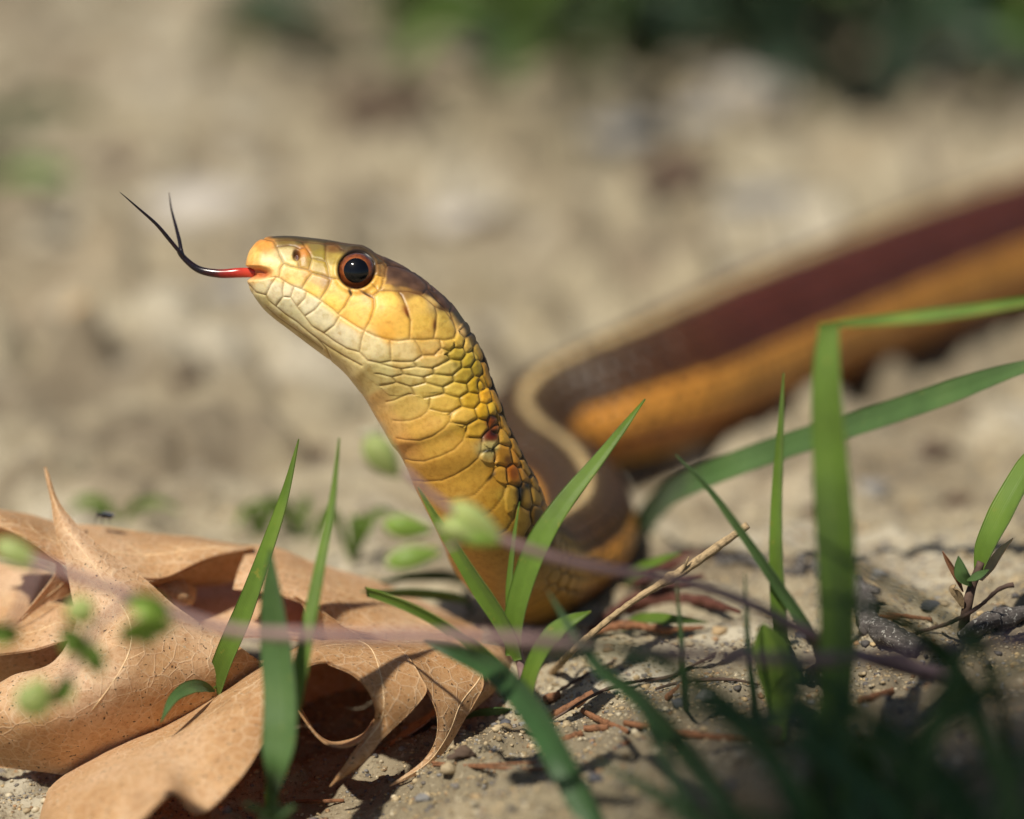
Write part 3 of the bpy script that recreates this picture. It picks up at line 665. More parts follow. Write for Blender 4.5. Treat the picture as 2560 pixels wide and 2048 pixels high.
for sgn in (1, -1):
    p, n_, lv = head_frame(sgn)
    ax = Vector(lv * .9 + n_ * .1).normalized(); R = 1.90e-3
    ctr = Vector(p) - ax * (R * .60)
    rot = ax.to_track_quat('-Y', 'Z').to_matrix().to_4x4()
    eo = bpy.data.objects.new('eye', None)
    v, ff = sphere_cap(R, math.radians(118))
    me = bpy.data.meshes.new('eye'); me.from_pydata([tuple(a) for a in v], [], [tuple(a) for a in ff]); me.update()
    me.polygons.foreach_set('use_smooth', np.ones(len(me.polygons), bool)); me.materials.append(m_iris)
    eo = bpy.data.objects.new('eye', me); col.objects.link(eo); eo.parent = sbase
    eo.matrix_local = Matrix.Translation(ctr - sbase.location) @ rot
    v, ff = sphere_cap(R * 1.012, math.asin(.64))
    me = bpy.data.meshes.new('pupil'); me.from_pydata([tuple(a) for a in v], [], [tuple(a) for a in ff]); me.update()
    me.polygons.foreach_set('use_smooth', np.ones(len(me.polygons), bool)); me.materials.append(m_pupil)
    po = bpy.data.objects.new('pupil', me); col.objects.link(po); po.parent = eo

# tubes: stems, tongue, twigs
def tube(pts, rad, n=40, m=10, squash=1.0, rough=0.0, seed=0):
    c = catmull(pts, n); r = np.interp(np.linspace(0, 1, n), np.linspace(0, 1, len(rad)), rad)
    T = np.gradient(c, axis=0); T /= np.linalg.norm(T, axis=1)[:, None]
    ref = np.array([.1, -1, .15]); A = np.cross(T, ref); A /= np.linalg.norm(A, axis=1)[:, None]; Bv = np.cross(T, A)
    a = np.linspace(0, 2 * math.pi, m, endpoint=False)
    rr = r[:, None] * np.ones(m)
    if rough:
        q = c[:, None, :] + rr[..., None] * (np.cos(a)[None, :, None] * A[:, None, :] + np.sin(a)[None, :, None] * Bv[:, None, :]); sc = 1.5 * max(rad)
        rr = rr * (1 + rough * (2 * vnoise((q[..., 0] + .6 * q[..., 2]) / sc + seed, (q[..., 1] - .7 * q[..., 2] + .2 * q[..., 0]) / sc, seed) + 1.2 * vnoise((q[..., 0] - .5 * q[..., 2]) / sc * 2.7, (q[..., 1] + .8 * q[..., 2]) / sc * 2.7, seed + 1)))
    v = c[:, None, :] + rr[..., None] * (np.cos(a)[None, :, None] * A[:, None, :] + squash * np.sin(a)[None, :, None] * Bv[:, None, :])
    v = v.reshape(-1, 3); ff = [tuple(q) for q in grid_faces(n, m, wrap=True)]
    k0 = len(v); v = np.vstack([v, c[0], c[-1]])
    ff += [(j, k0, (j + 1) % m) for j in range(m)] + [((n - 1) * m + (j + 1) % m, k0 + 1, (n - 1) * m + j) for j in range(m)]
    uv = np.zeros((len(v), 2)); uv[:n * m, 1] = np.repeat(np.linspace(0, 1, n), m); uv[:n * m, 0] = np.tile(a / (2 * math.pi), n)
    return v, ff, uv
def merge(parts):
    V = []; F = []; U = []; o = 0
    for v, f_, u in parts:
        V.append(v); U.append(u); F += [tuple(i + o for i in q) for q in f_]; o += len(v)
    return np.vstack(V), F, np.vstack(U)
def tube_obj(name, pts, rad, mat, parent=None, **kw):
    v, f_, u = tube(pts, rad, **kw); return mesh_np(name, v, f_, mat, parent, uv=u)
def tongue_mat():
    m, nt, b = newmat('forked_tongue'); L = nt.links.new
    sep = nt.nodes.new('ShaderNodeSeparateXYZ'); L(geo_pos(nt), sep.inputs[0])
    mr = nd(nt, 'ShaderNodeMapRange'); L(sep.outputs[0], mr.inputs[0])
    mr.inputs[1].default_value = P(500, 680)[0]; mr.inputs[2].default_value = P(640, 680)[0]
    nn_ = noise(nt, geo_pos(nt), 900, 3)
    ad = nd(nt, 'ShaderNodeMath', operation='MULTIPLY_ADD'); L(nn_, ad.inputs[0]); ad.inputs[1].default_value = .35; L(mr.outputs[0], ad.inputs[2])
    c = ramp(nt, ad.outputs[0], [(.18, (.012, .008, .012)), (.45, (.05, .012, .012)), (.72, (.38, .025, .016)), (1.1, (.55, .05, .025))])
    L(c, b.inputs['Base Color']); b.inputs['Roughness'].default_value = .22; b.inputs['Subsurface Weight'].default_value = .15; b.inputs['Subsurface Scale'].default_value = .0005
    b.inputs['Subsurface Radius'].default_value = (1, .25, .1)
    return m
M['tongue'] = tongue_mat()
tz = -2.2
tg = merge([tube([P(690, 690, 1.0), P(668, 684, tz + 1.4), P(640, 682, tz + 1), P(600, 682, -.5), P(546, 684, -.3), P(495, 673, 0), P(457, 642, 0), P(447, 628, 0)], [x * PXM for x in (9, 12, 12.5, 12.5, 11, 9.5, 7.5, 6)], n=70, m=14, squash=.8),
            tube([P(470, 655, 0), P(452, 634, -.2), P(425, 601, -.6), P(392, 562, -1.2), P(345, 520, -2), P(300, 481, -2.8)], [x * PXM for x in (3, 5, 5, 4, 2.6, .8)], n=50, m=10),
            tube([P(468, 655, 0), P(455, 632, .3), P(448, 600, 1.2), P(438, 560, 2.6), P(428, 520, 4), P(423, 482, 5)], [x * PXM for x in (3, 5, 4.6, 3.6, 2.3, .8)], n=50, m=10)])
mesh_np('tongue', *tg[:2], M['tongue'], sbase, uv=tg[2])

# ------------------------------------------------------------------ dry oak leaves
def k3(x, y): return (x * .54945, 1100 + y * .54945)
def k4(x, y): return (700 + x * .43360, 1300 + y * .43360)
def surf(rails, nu=90, nv=30, crumple=.00016, seed=1):
    """rails: list of curves [(px, py, off mm), ...] -> dense grid of points (nu along, nv across)"""
    R = np.array([catmull([P(*q) for q in r], nu) for r in rails])          # rail, u, 3
    m = len(rails); k = np.linspace(0, 1, m); out = np.empty((nu, nv, 3)); t = np.linspace(0, 1, nv)
    for i in range(nu):
        out[i] = hermite(k, R[:, i, :], t) if m > 2 else R[0, i] * (1 - t[:, None]) + R[1, i] * t[:, None]
    if crumple:
        n = np.cross(np.gradient(out, axis=0), np.gradient(out, axis=1)); n /= np.maximum(np.linalg.norm(n, axis=2), 1e-12)[..., None]
        w = crumple * (2 * vnoise(out[..., 0] / .0065, out[..., 2] / .0065, seed) + 1.0 * vnoise(out[..., 0] / .0024, out[..., 2] / .0024, seed + 3))
        out = out + n * w[..., None]
    return out
def leaf_part(name, rails, parent, nu=90, nv=30, seed=1, veins=None, mat=None, thick=.00016, side=1):
    g = surf(rails, nu, nv, seed=seed)
    uv = np.stack(np.meshgrid(np.linspace(0, 1, nu), np.linspace(0, 1, nv), indexing='ij'), -1).reshape(-1, 2)
    # two skins and a rim: a leaf blade with its own thickness
    n = np.cross(np.gradient(g, axis=0), np.gradient(g, axis=1)); n /= np.maximum(np.linalg.norm(n, axis=2), 1e-12)[..., None]
    a = (g + n * thick / 2).reshape(-1, 3); b = (g - n * thick / 2).reshape(-1, 3); N = nu * nv
    f1 = grid_faces(nu, nv); f2 = f1[:, ::-1] + N
    rim = [(i * nv) for i in range(nu)] + [(nu - 1) * nv + j for j in range(1, nv)] + [i * nv + nv - 1 for i in range(nu - 2, -1, -1)] + [j for j in range(nv - 2, 0, -1)]
    rim = np.array(rim); r2 = np.roll(rim, -1)
    f3 = np.stack([rim, r2, r2 + N, rim + N], 1)[:, ::-1]
    o = mesh_np(name, np.vstack([a, b]), np.vstack([f1, f2, f3]), mat or M['leaf'], parent, uv=np.vstack([uv, uv]))
    if veins:
        parts = []
        for line in veins:
            (w0, w1), pts = line
            q = catmull(np.array([(u, v, 0) for u, v in pts]), 26)
            ui = np.clip(q[:, 0] * (nu - 1), 0, nu - 1.001); vi = np.clip(q[:, 1] * (nv - 1), 0, nv - 1.001)
            i = ui.astype(int); j = vi.astype(int); fu = (ui - i)[:, None]; fv = (vi - j)[:, None]
            pt = (g[i, j] * (1 - fu) + g[i + 1, j] * fu) * (1 - fv) + (g[i, j + 1] * (1 - fu) + g[i + 1, j + 1] * fu) * fv
            nn = n[i, j]; sgn = np.where((nn * (CAM - pt)).sum(1) < 0, -1, 1)[:, None] * side
            parts.append(tube(list(pt + nn * sgn * .00004), [w0 * .72, w1 * .72], n=26, m=5))
        v, f_, u = merge(parts)
        mesh_np('vein_network', v, f_, M['vein'], o, uv=u)
    return o
def pinnate(n=6, spread=.42, u0=.08, u1=.95, v=.5, wm=.00016, ws=.00009, lean=.16):
    out = [((ws * .6, wm), [(u0, v), ((u0 + u1) / 2, v + .015), (u1, v)])]
    for k in range(n):
        t = u0 + (u1 - u0) * (k + .9) / (n + .3)
        for s in (-1, 1):
            tk = t + s * .02 + random.uniform(-.015, .015)
            out.append(((ws, ws * .35), [(tk, v), (tk - lean * .35, v + s * spread * .4), (tk - lean, v + s * spread * .93)]))
            m_ = (tk - lean * .45, v + s * spread * .5)
            out.append(((ws * .55, ws * .2), [m_, (m_[0] + .02, m_[1] + s * spread * .2), (m_[0] + .01, m_[1] + s * spread * .38)]))
    return [(w, [(min(max(a, .002), .998), min(max(b, .02), .98)) for a, b in p]) for w, p in out]
def R3(pts): return [(*k3(x, y), o) for x, y, o in pts]
def R4(pts): return [(*k4(x, y), o) for x, y, o in pts]

# the leaf with the upright pointed lobe and the rolled front
leafA = empty('oak_leaf', G(420, 1960), 'large dry brown oak leaf with upright pointed lobe and rolled front edge', 'leaf', 'fallen oak leaves')
lobeA = leaf_part('pointed_lobe', [
    R3([(203, 126, 6), (236, 290, 5), (258, 420, 4), (300, 570, 3), (328, 720, 2), (345, 840, 1), (240, 1010, 0), (40, 1085, -2), (-150, 1240, -3), (-220, 1480, 2)]),
    R3([(206, 124, 6), (245, 286, 4.6), (285, 405, 3.5), (370, 550, 1.6), (440, 700, 0), (500, 840, -2), (450, 990, -4), (330, 1120, -6), (220, 1280, -6), (150, 1500, 0)]),
    R3([(206, 124, 6), (252, 280, 4.6), (308, 390, 3.5), (430, 528, 1.6), (545, 665, 0), (660, 800, -1.6), (720, 930, -3), (690, 1080, -4), (560, 1290, -3), (420, 1520, 2)]),
    R3([(208, 126, 6), (262, 272, 5), (330, 368, 4.4), (480, 500, 3.2), (640, 622, 2.4), (800, 762, 1.5), (1000, 892, 1), (1130, 972, 1), (1200, 1040, 2), (900, 1480, 6)])],
    leafA, nu=150, nv=70, seed=3, veins=pinnate(7, .45, .03, .80, .5, .00015, .00008, .12))
front = leaf_part('rolled_lobe', [
    R3([(170, 1790, -7), (225, 1600, -3), (340, 1505, 0), (560, 1372, 2), (740, 1290, 3), (1040, 1122, 3.5), (1220, 1008, 4), (1420, 928, 4.5), (1600, 910, 5), (1822, 922, 5.5)]),
    R3([(175, 1800, -13), (250, 1640, -10), (380, 1530, -8), (590, 1400, -6), (770, 1320, -5), (1060, 1150, -4), (1235, 1040, -3), (1425, 950, -1), (1600, 925, 1), (1815, 932, 3)]),
    R3([(230, 1850, -19), (340, 1730, -18), (490, 1600, -17), (680, 1480, -15), (850, 1400, -13), (1080, 1250, -11), (1250, 1110, -9), (1410, 985, -7), (1560, 965, -4), (1790, 955, -1)]),
    R3([(380, 2000, -21), (520, 1870, -23), (650, 1720, -24), (790, 1605, -22), (900, 1700, -21), (1080, 1560, -18), (1225, 1330, -13), (1395, 1040, -8.5), (1500, 1018, -7), (1600, 1060, -6)])],
    leafA, nu=150, nv=50, seed=9, veins=pinnate(9, .42, .05, .95, .45, .00013, .00007))
# strips of the rolled part that hang down in front of its mouth
strip1 = leaf_part('curled_strip', [
    R4([(150, 770, -4), (300, 838, -7.5), (430, 900, -9), (505, 985, -9.5), (545, 1085, -9), (535, 1180, -8), (470, 1270, -8.5), (380, 1400, -9.5), (285, 1535, -9)]),
    R4([(330, 700, 1), (450, 745, -2.5), (560, 850, -6), (620, 960, -7.5), (640, 1060, -8), (620, 1170, -8), (530, 1275, -8.5), (430, 1400, -9.5), (288, 1538, -9)]),
    R4([(580, 695, 3), (690, 745, -.5), (765, 830, -3.5), (815, 915, -5), (842, 982, -5.5), (770, 1080, -6.5), (600, 1250, -8), (475, 1400, -9), (290, 1540, -9)])],
    leafA, nu=90, nv=34, seed=5, veins=[((.00014, .00010), [(.02, .72), (.2, .62), (.4, .42), (.6, .25), (.9, .3)])] + [((.00006, .00004), [(.02, v_), (.25, v_ - .02), (.5, v_)]) for v_ in (.2, .35, .5, .85, .93)])
strip2 = leaf_part('curled_strip', [
    R4([(560, 694, 3.5), (690, 742, -.5), (790, 860, -3.6), (850, 985, -4.5), (890, 1070, -4.8), (906, 1160, -4.6), (895, 1270, -4.4), (830, 1380, -5), (630, 1532, -6)]),
    R4([(760, 705, 4), (860, 770, .5), (925, 870, -1.5), (970, 980, -2.5), (985, 1080, -3.2), (975, 1180, -3.6), (930, 1290, -4), (850, 1400, -5), (634, 1535, -6)]),
    R4([(1000, 690, 5), (1100, 740, 3), (1160, 850, 1), (1170, 960, 0), (1120, 1050, -.5), (1050, 1160, -1.5), (970, 1300, -3), (870, 1420, -4.6), (637, 1537, -6)])],
    leafA, nu=90, nv=34, seed=6, veins=[((.00014, .00010), [(.30, .98), (.42, .80), (.55, .62), (.75, .5), (.95, .5)])] + [((.00006, .00004), [(.02, v_), (.25, v_ + .01), (.45, v_ - .02)]) for v_ in (.12, .3, .45, .6, .75)])
strip3 = leaf_part('curled_strip', [
    R4([(960, 690, 5), (1050, 760, 3.4), (1110, 880, 2), (1120, 980, 1), (1080, 1080, 0), (1030, 1150, -.6)]),
    R4([(1150, 700, 6), (1220, 780, 4.2), (1230, 880, 3), (1190, 960, 2), (1110, 1060, 1), (1035, 1150, 0)]),
    R4([(1335, 735, 8), (1345, 800, 7), (1325, 860, 6), (1260, 960, 5), (1140, 1070, 2.5), (1040, 1155, .5)])],
    leafA, nu=60, nv=26, seed=7, veins=pinnate(4, .4, .05, .9, .5, .0001, .00006))
leaf_part('roll_back', [
    R3([(1000, 1100, 5), (1220, 1008, 4.2), (1420, 928, 4.8), (1600, 910, 5.2), (1822, 922, 5.8), (2060, 925, 7), (2220, 950, 9)]),
    R3([(1000, 1150, 12), (1220, 1040, 13), (1420, 960, 14), (1600, 940, 15), (1822, 950, 14), (2060, 960, 13), (2180, 990, 12)]),
    R3([(1000, 1400, 12), (1220, 1400, 12), (1420, 1330, 13), (1600, 1320, 13), (1822, 1250, 12), (2000, 1180, 11), (2100, 1150, 9)]),
    R3([(1000, 1560, 2), (1220, 1560, 1), (1420, 1540, 2), (1600, 1500, 3), (1780, 1400, 4), (1920, 1300, 4), (2040, 1220, 5)])],
    leafA, nu=70, nv=40, seed=8)
leaf_part('curled_tip', [
    R4([(60, 1000, -8), (120, 1130, -9), (190, 1235, -10), (270, 1300, -11), (370, 1320, -11), (470, 1275, -9.5), (530, 1190, -8)]),
    R4([(80, 1010, -3), (140, 1140, -3), (210, 1240, -4), (290, 1290, -5), (380, 1285, -6), (480, 1240, -6), (550, 1150, -6)]),
    ], leafA, nu=50, nv=12, seed=12)

# the leaf lying behind
leafB = empty('oak_leaf', G(700, 1640), 'dry tan oak leaf with arched lobes lying behind the upright lobe', 'leaf', 'fallen oak leaves')
leaf_part('arched_lobe', [
    R3([(-120, 300, 12), (0, 321, 12), (130, 343, 13), (250, 372, 14), (450, 388, 15), (700, 424, 16), (950, 458, 16), (1150, 484, 15)]),
    R3([(-120, 330, 8), (0, 345, 8), (130, 385, 8.5), (260, 430, 9), (450, 450, 10), (700, 478, 11), (950, 478, 12), (1150, 486, 13)]),
    R3([(-120, 370, 6), (0, 385, 6), (140, 440, 6), (290, 510, 6), (480, 540, 6), (720, 560, 8), (960, 512, 10), (1150, 489, 12)]),
    R3([(-120, 400, 6), (-10, 400, 6), (150, 470, 5), (330, 580, 4), (560, 610, 4), (740, 628, 6), (960, 535, 9.5), (1150, 492, 12)])],
    leafB, nu=110, nv=34, seed=21, veins=pinnate(7, .45, .05, .95, .5, .00016, .0001))
leaf_part('arched_lobe', [     # underside of the arch
    R3([(560, 610, 4.2), (690, 640, 5.5), (820, 600, 8), (960, 537, 9.8), (1150, 494, 12.2)]),
    R3([(600, 670, 10), (730, 680, 10.5), (860, 640, 12), (980, 590, 13), (1130, 540, 14)]),
    R3([(640, 720, 16), (760, 700, 16), (880, 668, 16), (1020, 655, 16), (1090, 640, 15)])],
    leafB, nu=60, nv=24, seed=22)
leaf_part('arched_lobe', [     # right half running down under the neck
    R3([(1100, 478, 15.5), (1260, 490, 16), (1400, 545, 17), (1550, 590, 18), (1700, 640, 19), (1830, 690, 20), (2000, 770, 20), (2200, 880, 18)]),
    R3([(1110, 520, 12), (1230, 540, 12), (1370, 590, 12.5), (1520, 645, 13), (1680, 700, 14), (1830, 760, 15), (2000, 830, 15), (2180, 920, 14)]),
    R3([(1080, 600, 9), (1190, 620, 8), (1330, 660, 8), (1490, 720, 8), (1650, 790, 9), (1800, 840, 10), (1960, 890, 11), (2120, 950, 11)]),
    R3([(1060, 680, 8), (1180, 690, 6), (1310, 716, 6), (1440, 762, 6), (1560, 850, 7), (1690, 890, 7), (1800, 920, 8), (2040, 1000, 9)])],
    leafB, nu=90, nv=36, seed=23, veins=pinnate(6, .45, .05, .95, .45, .00016, .0001))
leaf_part('folded_flap', [
    R3([(1330, 712, 6), (1370, 745, 6), (1430, 850, 6), (1480, 930, 7)]),
    R3([(1350, 716, 5.5), (1440, 770, 5), (1560, 850, 5), (1700, 930, 6)])], leafB, nu=30, nv=14, seed=24)
leaf_part('pointed_lobe', [    # left tip, pointing down to the left
    R3([(-80, 395, 7), (-10, 400, 7), (100, 435, 7), (200, 480, 7), (245, 530, 7), (258, 590, 7), (170, 720, 6), (60, 845, 5)]),
    R3([(-80, 420, 10), (20, 430, 10), (140, 470, 10), (230, 520, 10), (280, 580, 9), (290, 640, 8), (185, 735, 6.5), (62, 846, 5)]),
    R3([(-60, 520, 14), (60, 520, 14), (180, 540, 13), (280, 580, 12), (320, 640, 11), (325, 700, 9), (215, 745, 7), (63, 848, 5)])],
    leafB, nu=60, nv=24, seed=25, veins=pinnate(4, .42, .1, .95, .5))
leaf_part('pale_lobe', [
    R3([(-120, 560, 22), (20, 560, 22), (150, 570, 20), (260, 620, 18), (340, 720, 14)]),
    R3([(-120, 700, 17), (20, 720, 16), (150, 740, 14), (260, 750, 13), (345, 790, 11)]),
    R3([(-120, 840, 13), (20, 830, 12), (150, 800, 10), (270, 790, 9), (350, 850, 8)])],
    leafB, nu=50, nv=30, seed=26, veins=pinnate(4, .42, .1, .95, .5))
leaf_part('pale_lobe', [
    R3([(-140, 830, 11), (0, 830, 10), (130, 805, 9), (250, 765, 8), (340, 760, 8)]),
    R3([(-140, 900, 5), (0, 905, 4), (150, 870, 4), (270, 830, 4), (360, 840, 5)]),
    R3([(-140, 990, 1), (0, 980, 1), (120, 960, 1), (250, 925, 1), (380, 900, 3)])],
    leafB, nu=50, nv=30, seed=27, veins=pinnate(4, .42, .1, .95, .5))
leaf_part('folded_flap', [
    R3([(-140, 985, 1.5), (0, 975, 1.5), (120, 955, 1.5), (250, 922, 1.5), (330, 920, 3)]),
    R3([(-140, 1150, 10), (0, 1120, 10), (120, 1110, 9), (250, 1100, 8), (330, 1060, 7)])],
    leafB, nu=40, nv=20, seed=28)
leaf_part('folded_flap', [
    R3([(660, 660, 9), (750, 630, 9), (830, 645, 10), (890, 680, 12)]),
    R3([(690, 690, 8), (780, 690, 8), (850, 710, 9), (880, 730, 12)]),
    R3([(720, 740, 9), (800, 760, 9), (860, 750, 10), (885, 735, 12)])],
    leafB, nu=30, nv=16, seed=29, veins=pinnate(3, .4, .1, .9, .5, .0001, .00006))

leaf_part('shaded_floor', [
    R3([(640, 560, 22), (1000, 530, 22), (1250, 560, 22), (1500, 650, 22), (1750, 740, 22), (2000, 820, 20)]),
    R3([(640, 720, 17), (1000, 690, 17), (1250, 720, 17), (1500, 780, 17), (1750, 830, 17), (1980, 890, 16)]),
    R3([(640, 880, 9), (1000, 900, 9), (1250, 900, 9), (1500, 930, 9), (1750, 960, 10), (1960, 1000, 10)])],
    leafB, nu=50, nv=26, seed=30)

# ------------------------------------------------------------------ grass and sprouts
def blade(name, pts, width, parent, mat, tilt=25.0, fold=.22, prof=((0, .45), (.15, .85), (.4, 1), (.75, .62), (.92, .25), (1, .03)), n=60, nv=9, wav=.05, seed=0):
    c = catmull([p if len(p) == 3 and isinstance(p, np.ndarray) else P(*p) for p in pts], n)
    T = np.gradient(c, axis=0); T /= np.linalg.norm(T, axis=1)[:, None]
    view = CAM - c; view /= np.linalg.norm(view, axis=1)[:, None]
    A = np.cross(T, view); A /= np.maximum(np.linalg.norm(A, axis=1), 1e-9)[:, None]; Nn = np.cross(A, T)
    tl = np.radians(tilt) * np.ones(n) if np.isscalar(tilt) else np.radians(np.interp(np.linspace(0, 1, n), np.linspace(0, 1, len(tilt)), tilt))
    A2 = A * np.cos(tl)[:, None] + Nn * np.sin(tl)[:, None]; N2 = np.cross(A2, T)
    t = np.linspace(0, 1, n); w = np.interp(t, [a for a, _ in prof], [b for _, b in prof]) * width * PXM / 2 * .86
    for _ in range(3): w[1:-1] = (w[:-2] + 2 * w[1:-1] + w[2:]) / 4
    s = np.linspace(-1, 1, nv)
    v = c[:, None, :] + (w[:, None] * s)[..., None] * A2[:, None, :] - (fold * w[:, None] * (np.abs(s) - .5) * -1)[..., None] * N2[:, None, :]
    v = v + (wav * w * vnoise(t * 6, t * 0 + seed, 31))[:, None, None] * N2[:, None, :]
    th_ = .00007
    a = (v + N2[:, None, :] * th_).reshape(-1, 3); b = (v - N2[:, None, :] * th_).reshape(-1, 3); N = n * nv
    f1 = grid_faces(n, nv); rim = np.array([i * nv for i in range(n)] + [(n - 1) * nv + j for j in range(1, nv)] + [i * nv + nv - 1 for i in range(n - 2, -1, -1)] + [j for j in range(nv - 2, 0, -1)])
    r2 = np.roll(rim, -1)
    F = np.vstack([f1, f1[:, ::-1] + N, np.stack([rim, r2, r2 + N, rim + N], 1)[:, ::-1]])
    uv = np.stack([np.tile((s + 1) / 2, n), np.repeat(t, nv)], 1)
    return mesh_np(name, np.vstack([a, b]), F, mat, parent, uv=np.vstack([uv, uv]))
LEAFP = ((0, .12), (.12, .5), (.35, .95), (.55, 1), (.8, .6), (1, .03))
RIB = ((0, .5), (.1, .8), (.3, 1), (.8, .95), (1, .9))
def gp(x, y): return G(x, y, -.0012)

pA = empty('grass_sprout', gp(525, 1790), 'sharp green grass blade with yellowed edge rising through the oak leaf', 'grass', 'grass sprouts')
blade('blade', [(528, 1760, 3), (536, 1715, 0), (562, 1640, -1.5), (610, 1530, -2), (662, 1388, -2), (712, 1240, -2), (747, 1098, -2)], 64, pA, M['grass'], tilt=[10, 18, 28, 35, 40])
blade('leaflet', [(536, 1728, 0), (505, 1716, -3), (470, 1722, -6), (432, 1750, -8.5), (402, 1806, -10)], 44, pA, M['grass_blue'], tilt=-28, prof=LEAFP)
tube_obj('stem', [gp(525, 1790), P(528, 1765, 3), P(536, 1712, 0)], [.0005, .0004, .0003], M['grass'], pA, n=16)

b0 = G(672, 2075, -.001)
pB = empty('grass_sprout', b0, 'pair of soft green grass blades in front of the rolled oak leaf', 'grass', 'grass sprouts')
blade('blade', [b0, (688, 1930, -24), (700, 1840, -24), (702, 1740, -23), (690, 1600, -22), (680, 1480, -22), (676, 1372, -22)], 100, pB, M['grass_blue'], tilt=[20, 20, 25, 30, 30], prof=((0, .2), (.25, .35), (.4, 1), (.7, .95), (.85, .65), (1, .05)))
blade('blade', [b0, (690, 1920, -23), (735, 1760, -21), (770, 1580, -19), (800, 1420, -17), (832, 1250, -15), (848, 1095, -14)], 62, pB, M['grass'], tilt=[45, 45, 40, 42, 45], prof=((0, .25), (.2, .7), (.3, 1), (.6, .75), (.85, .4), (1, .05)))
for q in [(610, 2010), (740, 2015), (690, 1990)]:
    blade('leaflet', [b0, (690, 2040, -30), (*q, -31)], 62, pB, M['grass_blue'], tilt=40, prof=LEAFP, n=24)

c0 = gp(1322, 1800)
pC = empty('grass_sprout', c0, 'forked green grass sprout standing before the neck of the snake', 'grass', 'grass sprouts')
tube_obj('stem', [c0, P(1322, 1760, -5), P(1300, 1650, -6), P(1284, 1570, -6)], [.00055, .0005, .00045, .0004], M['mauve'], pC, n=24)
blade('blade', [(1296, 1650, -6.5), (1262, 1570, -7.2), (1192, 1460, -7.5), (1112, 1332, -7.5), (1044, 1218, -7)], 58, pC, M['grass'], tilt=[30, 35, 40, 42])
blade('blade', [(1284, 1640, -6), (1284, 1560, -7), (1304, 1470, -7.4), (1345, 1362, -7.4), (1410, 1258, -7), (1505, 1140, -6), (1613, 998, -5)], 74, pC, M['grass'], tilt=[15, 20, 25, 35, 40], prof=((0, .6), (.15, .8), (.45, 1), (.7, .7), (.9, .36), (1, .04)))
blade('blade', [(1276, 1600, -6), (1272, 1500, -6.5), (1276, 1430, -6.5), (1286, 1340, -6.5), (1299, 1254, -6.5)], 20, pC, M['grass'], tilt=30)
blade('blade', [(1338, 1790, -6), (1300, 1735, -9), (1235, 1655, -11), (1150, 1590, -12), (1050, 1530, -12), (960, 1492, -11), (916, 1478, -10)], 38, pC, M['grass'], tilt=[35, 40, 45, 50], prof=RIB)
blade('leaflet', [(1326, 1790, -6), (1318, 1720, -8), (1345, 1640, -9), (1398, 1572, -9), (1478, 1528, -9)], 66, pC, M['grass'], tilt=[20, 30, 45], prof=((0, .3), (.2, .7), (.5, .8), (.7, 1), (.88, .6), (1, .04)))
blade('leaflet', [gp(1300, 1778), G(1240, 1772, .0012), G(1190, 1782, .0012), G(1148, 1800, .0005)], 30, pC, M['grass_blue'], tilt=45, prof=LEAFP)

d0 = G(1500, 2120, -.001)
pD = empty('grass_tuft', d0, 'blurred dark green blades arching over the sand below the snake', 'grass', 'foreground grass')
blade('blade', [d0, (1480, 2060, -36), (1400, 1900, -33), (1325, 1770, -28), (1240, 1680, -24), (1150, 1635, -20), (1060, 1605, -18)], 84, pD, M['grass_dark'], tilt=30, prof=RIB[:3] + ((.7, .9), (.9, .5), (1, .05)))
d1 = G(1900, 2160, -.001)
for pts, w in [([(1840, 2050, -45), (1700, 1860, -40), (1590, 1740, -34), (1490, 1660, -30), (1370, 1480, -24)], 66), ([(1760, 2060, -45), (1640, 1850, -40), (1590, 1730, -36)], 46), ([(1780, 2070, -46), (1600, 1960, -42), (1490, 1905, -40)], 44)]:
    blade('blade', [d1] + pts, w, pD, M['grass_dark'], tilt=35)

# big foreground blade that breaks over, and its neighbours
e0 = G(2088, 2090, -.001)
pE = empty('grass_sprout', e0, 'broad blurred grass blade bent over sharply at its tip', 'grass', 'foreground grass')
blade('blade', [e0, (2086, 1880, -38), (2096, 1640, -36), (2094, 1400, -34), (2078, 1150, -32), (2068, 950, -31), (2074, 806, -30)], 112, pE, M['grass'], tilt=25, prof=((0, .5), (.3, .9), (.6, 1), (.85, .75), (1, .5)))
blade('blade', [(2064, 812, -30), (2200, 803, -30), (2400, 782, -31), (2620, 752, -32), (2800, 760, -32)], 46, pE, M['grass'], tilt=45, prof=((0, .25), (.1, .6), (.4, 1), (1, .2)))
f0 = gp(1962, 1640)
pF = empty('grass_sprout', f0, 'single upright grass blade standing left of the broad bent blade', 'grass', 'grass sprouts')
blade('blade', [f0, (1952, 1570, -11), (1942, 1420, -12), (1942, 1260, -12), (1952, 1080, -12), (1959, 932, -12)], 50, pF, M['grass'], tilt=[30, 30, 35, 40])
h0 = gp(1585, 1330)
pH = empty('grass_sprout', h0, 'long slanting grass blade leaning from the body coil towards the right', 'grass', 'grass sprouts')
blade('blade', [h0, P(1640, 1268, OFF(1268, .006)), P(1760, 1192, 24), P(1930, 1128, 20), P(2120, 1066, 16), P(2320, 1000, 12), P(2520, 930, 8), P(2700, 880, 5)], 92, pH, M['grass_blue'], tilt=[30, 30, 25, 20, 20], prof=((0, .8), (.1, 1), (.5, .9), (.8, .8), (1, .1)))
i0 = gp(2060, 1690)
pI = empty('grass_sprout', i0, 'thin pale grass blades crossing in front of the grey bark twig', 'grass', 'foreground grass')
blade('blade', [i0, (2030, 1590, -14), (1950, 1470, -14), (1860, 1340, -14), (1770, 1220, -14), (1690, 1138, -14)], 40, pI, M['grass_blue'], tilt=40)
blade('blade', [gp(1716, 1790), (1712, 1720, -16), (1704, 1600, -17), (1690, 1450, -18)], 24, pI, M['grass_blue'], tilt=40)
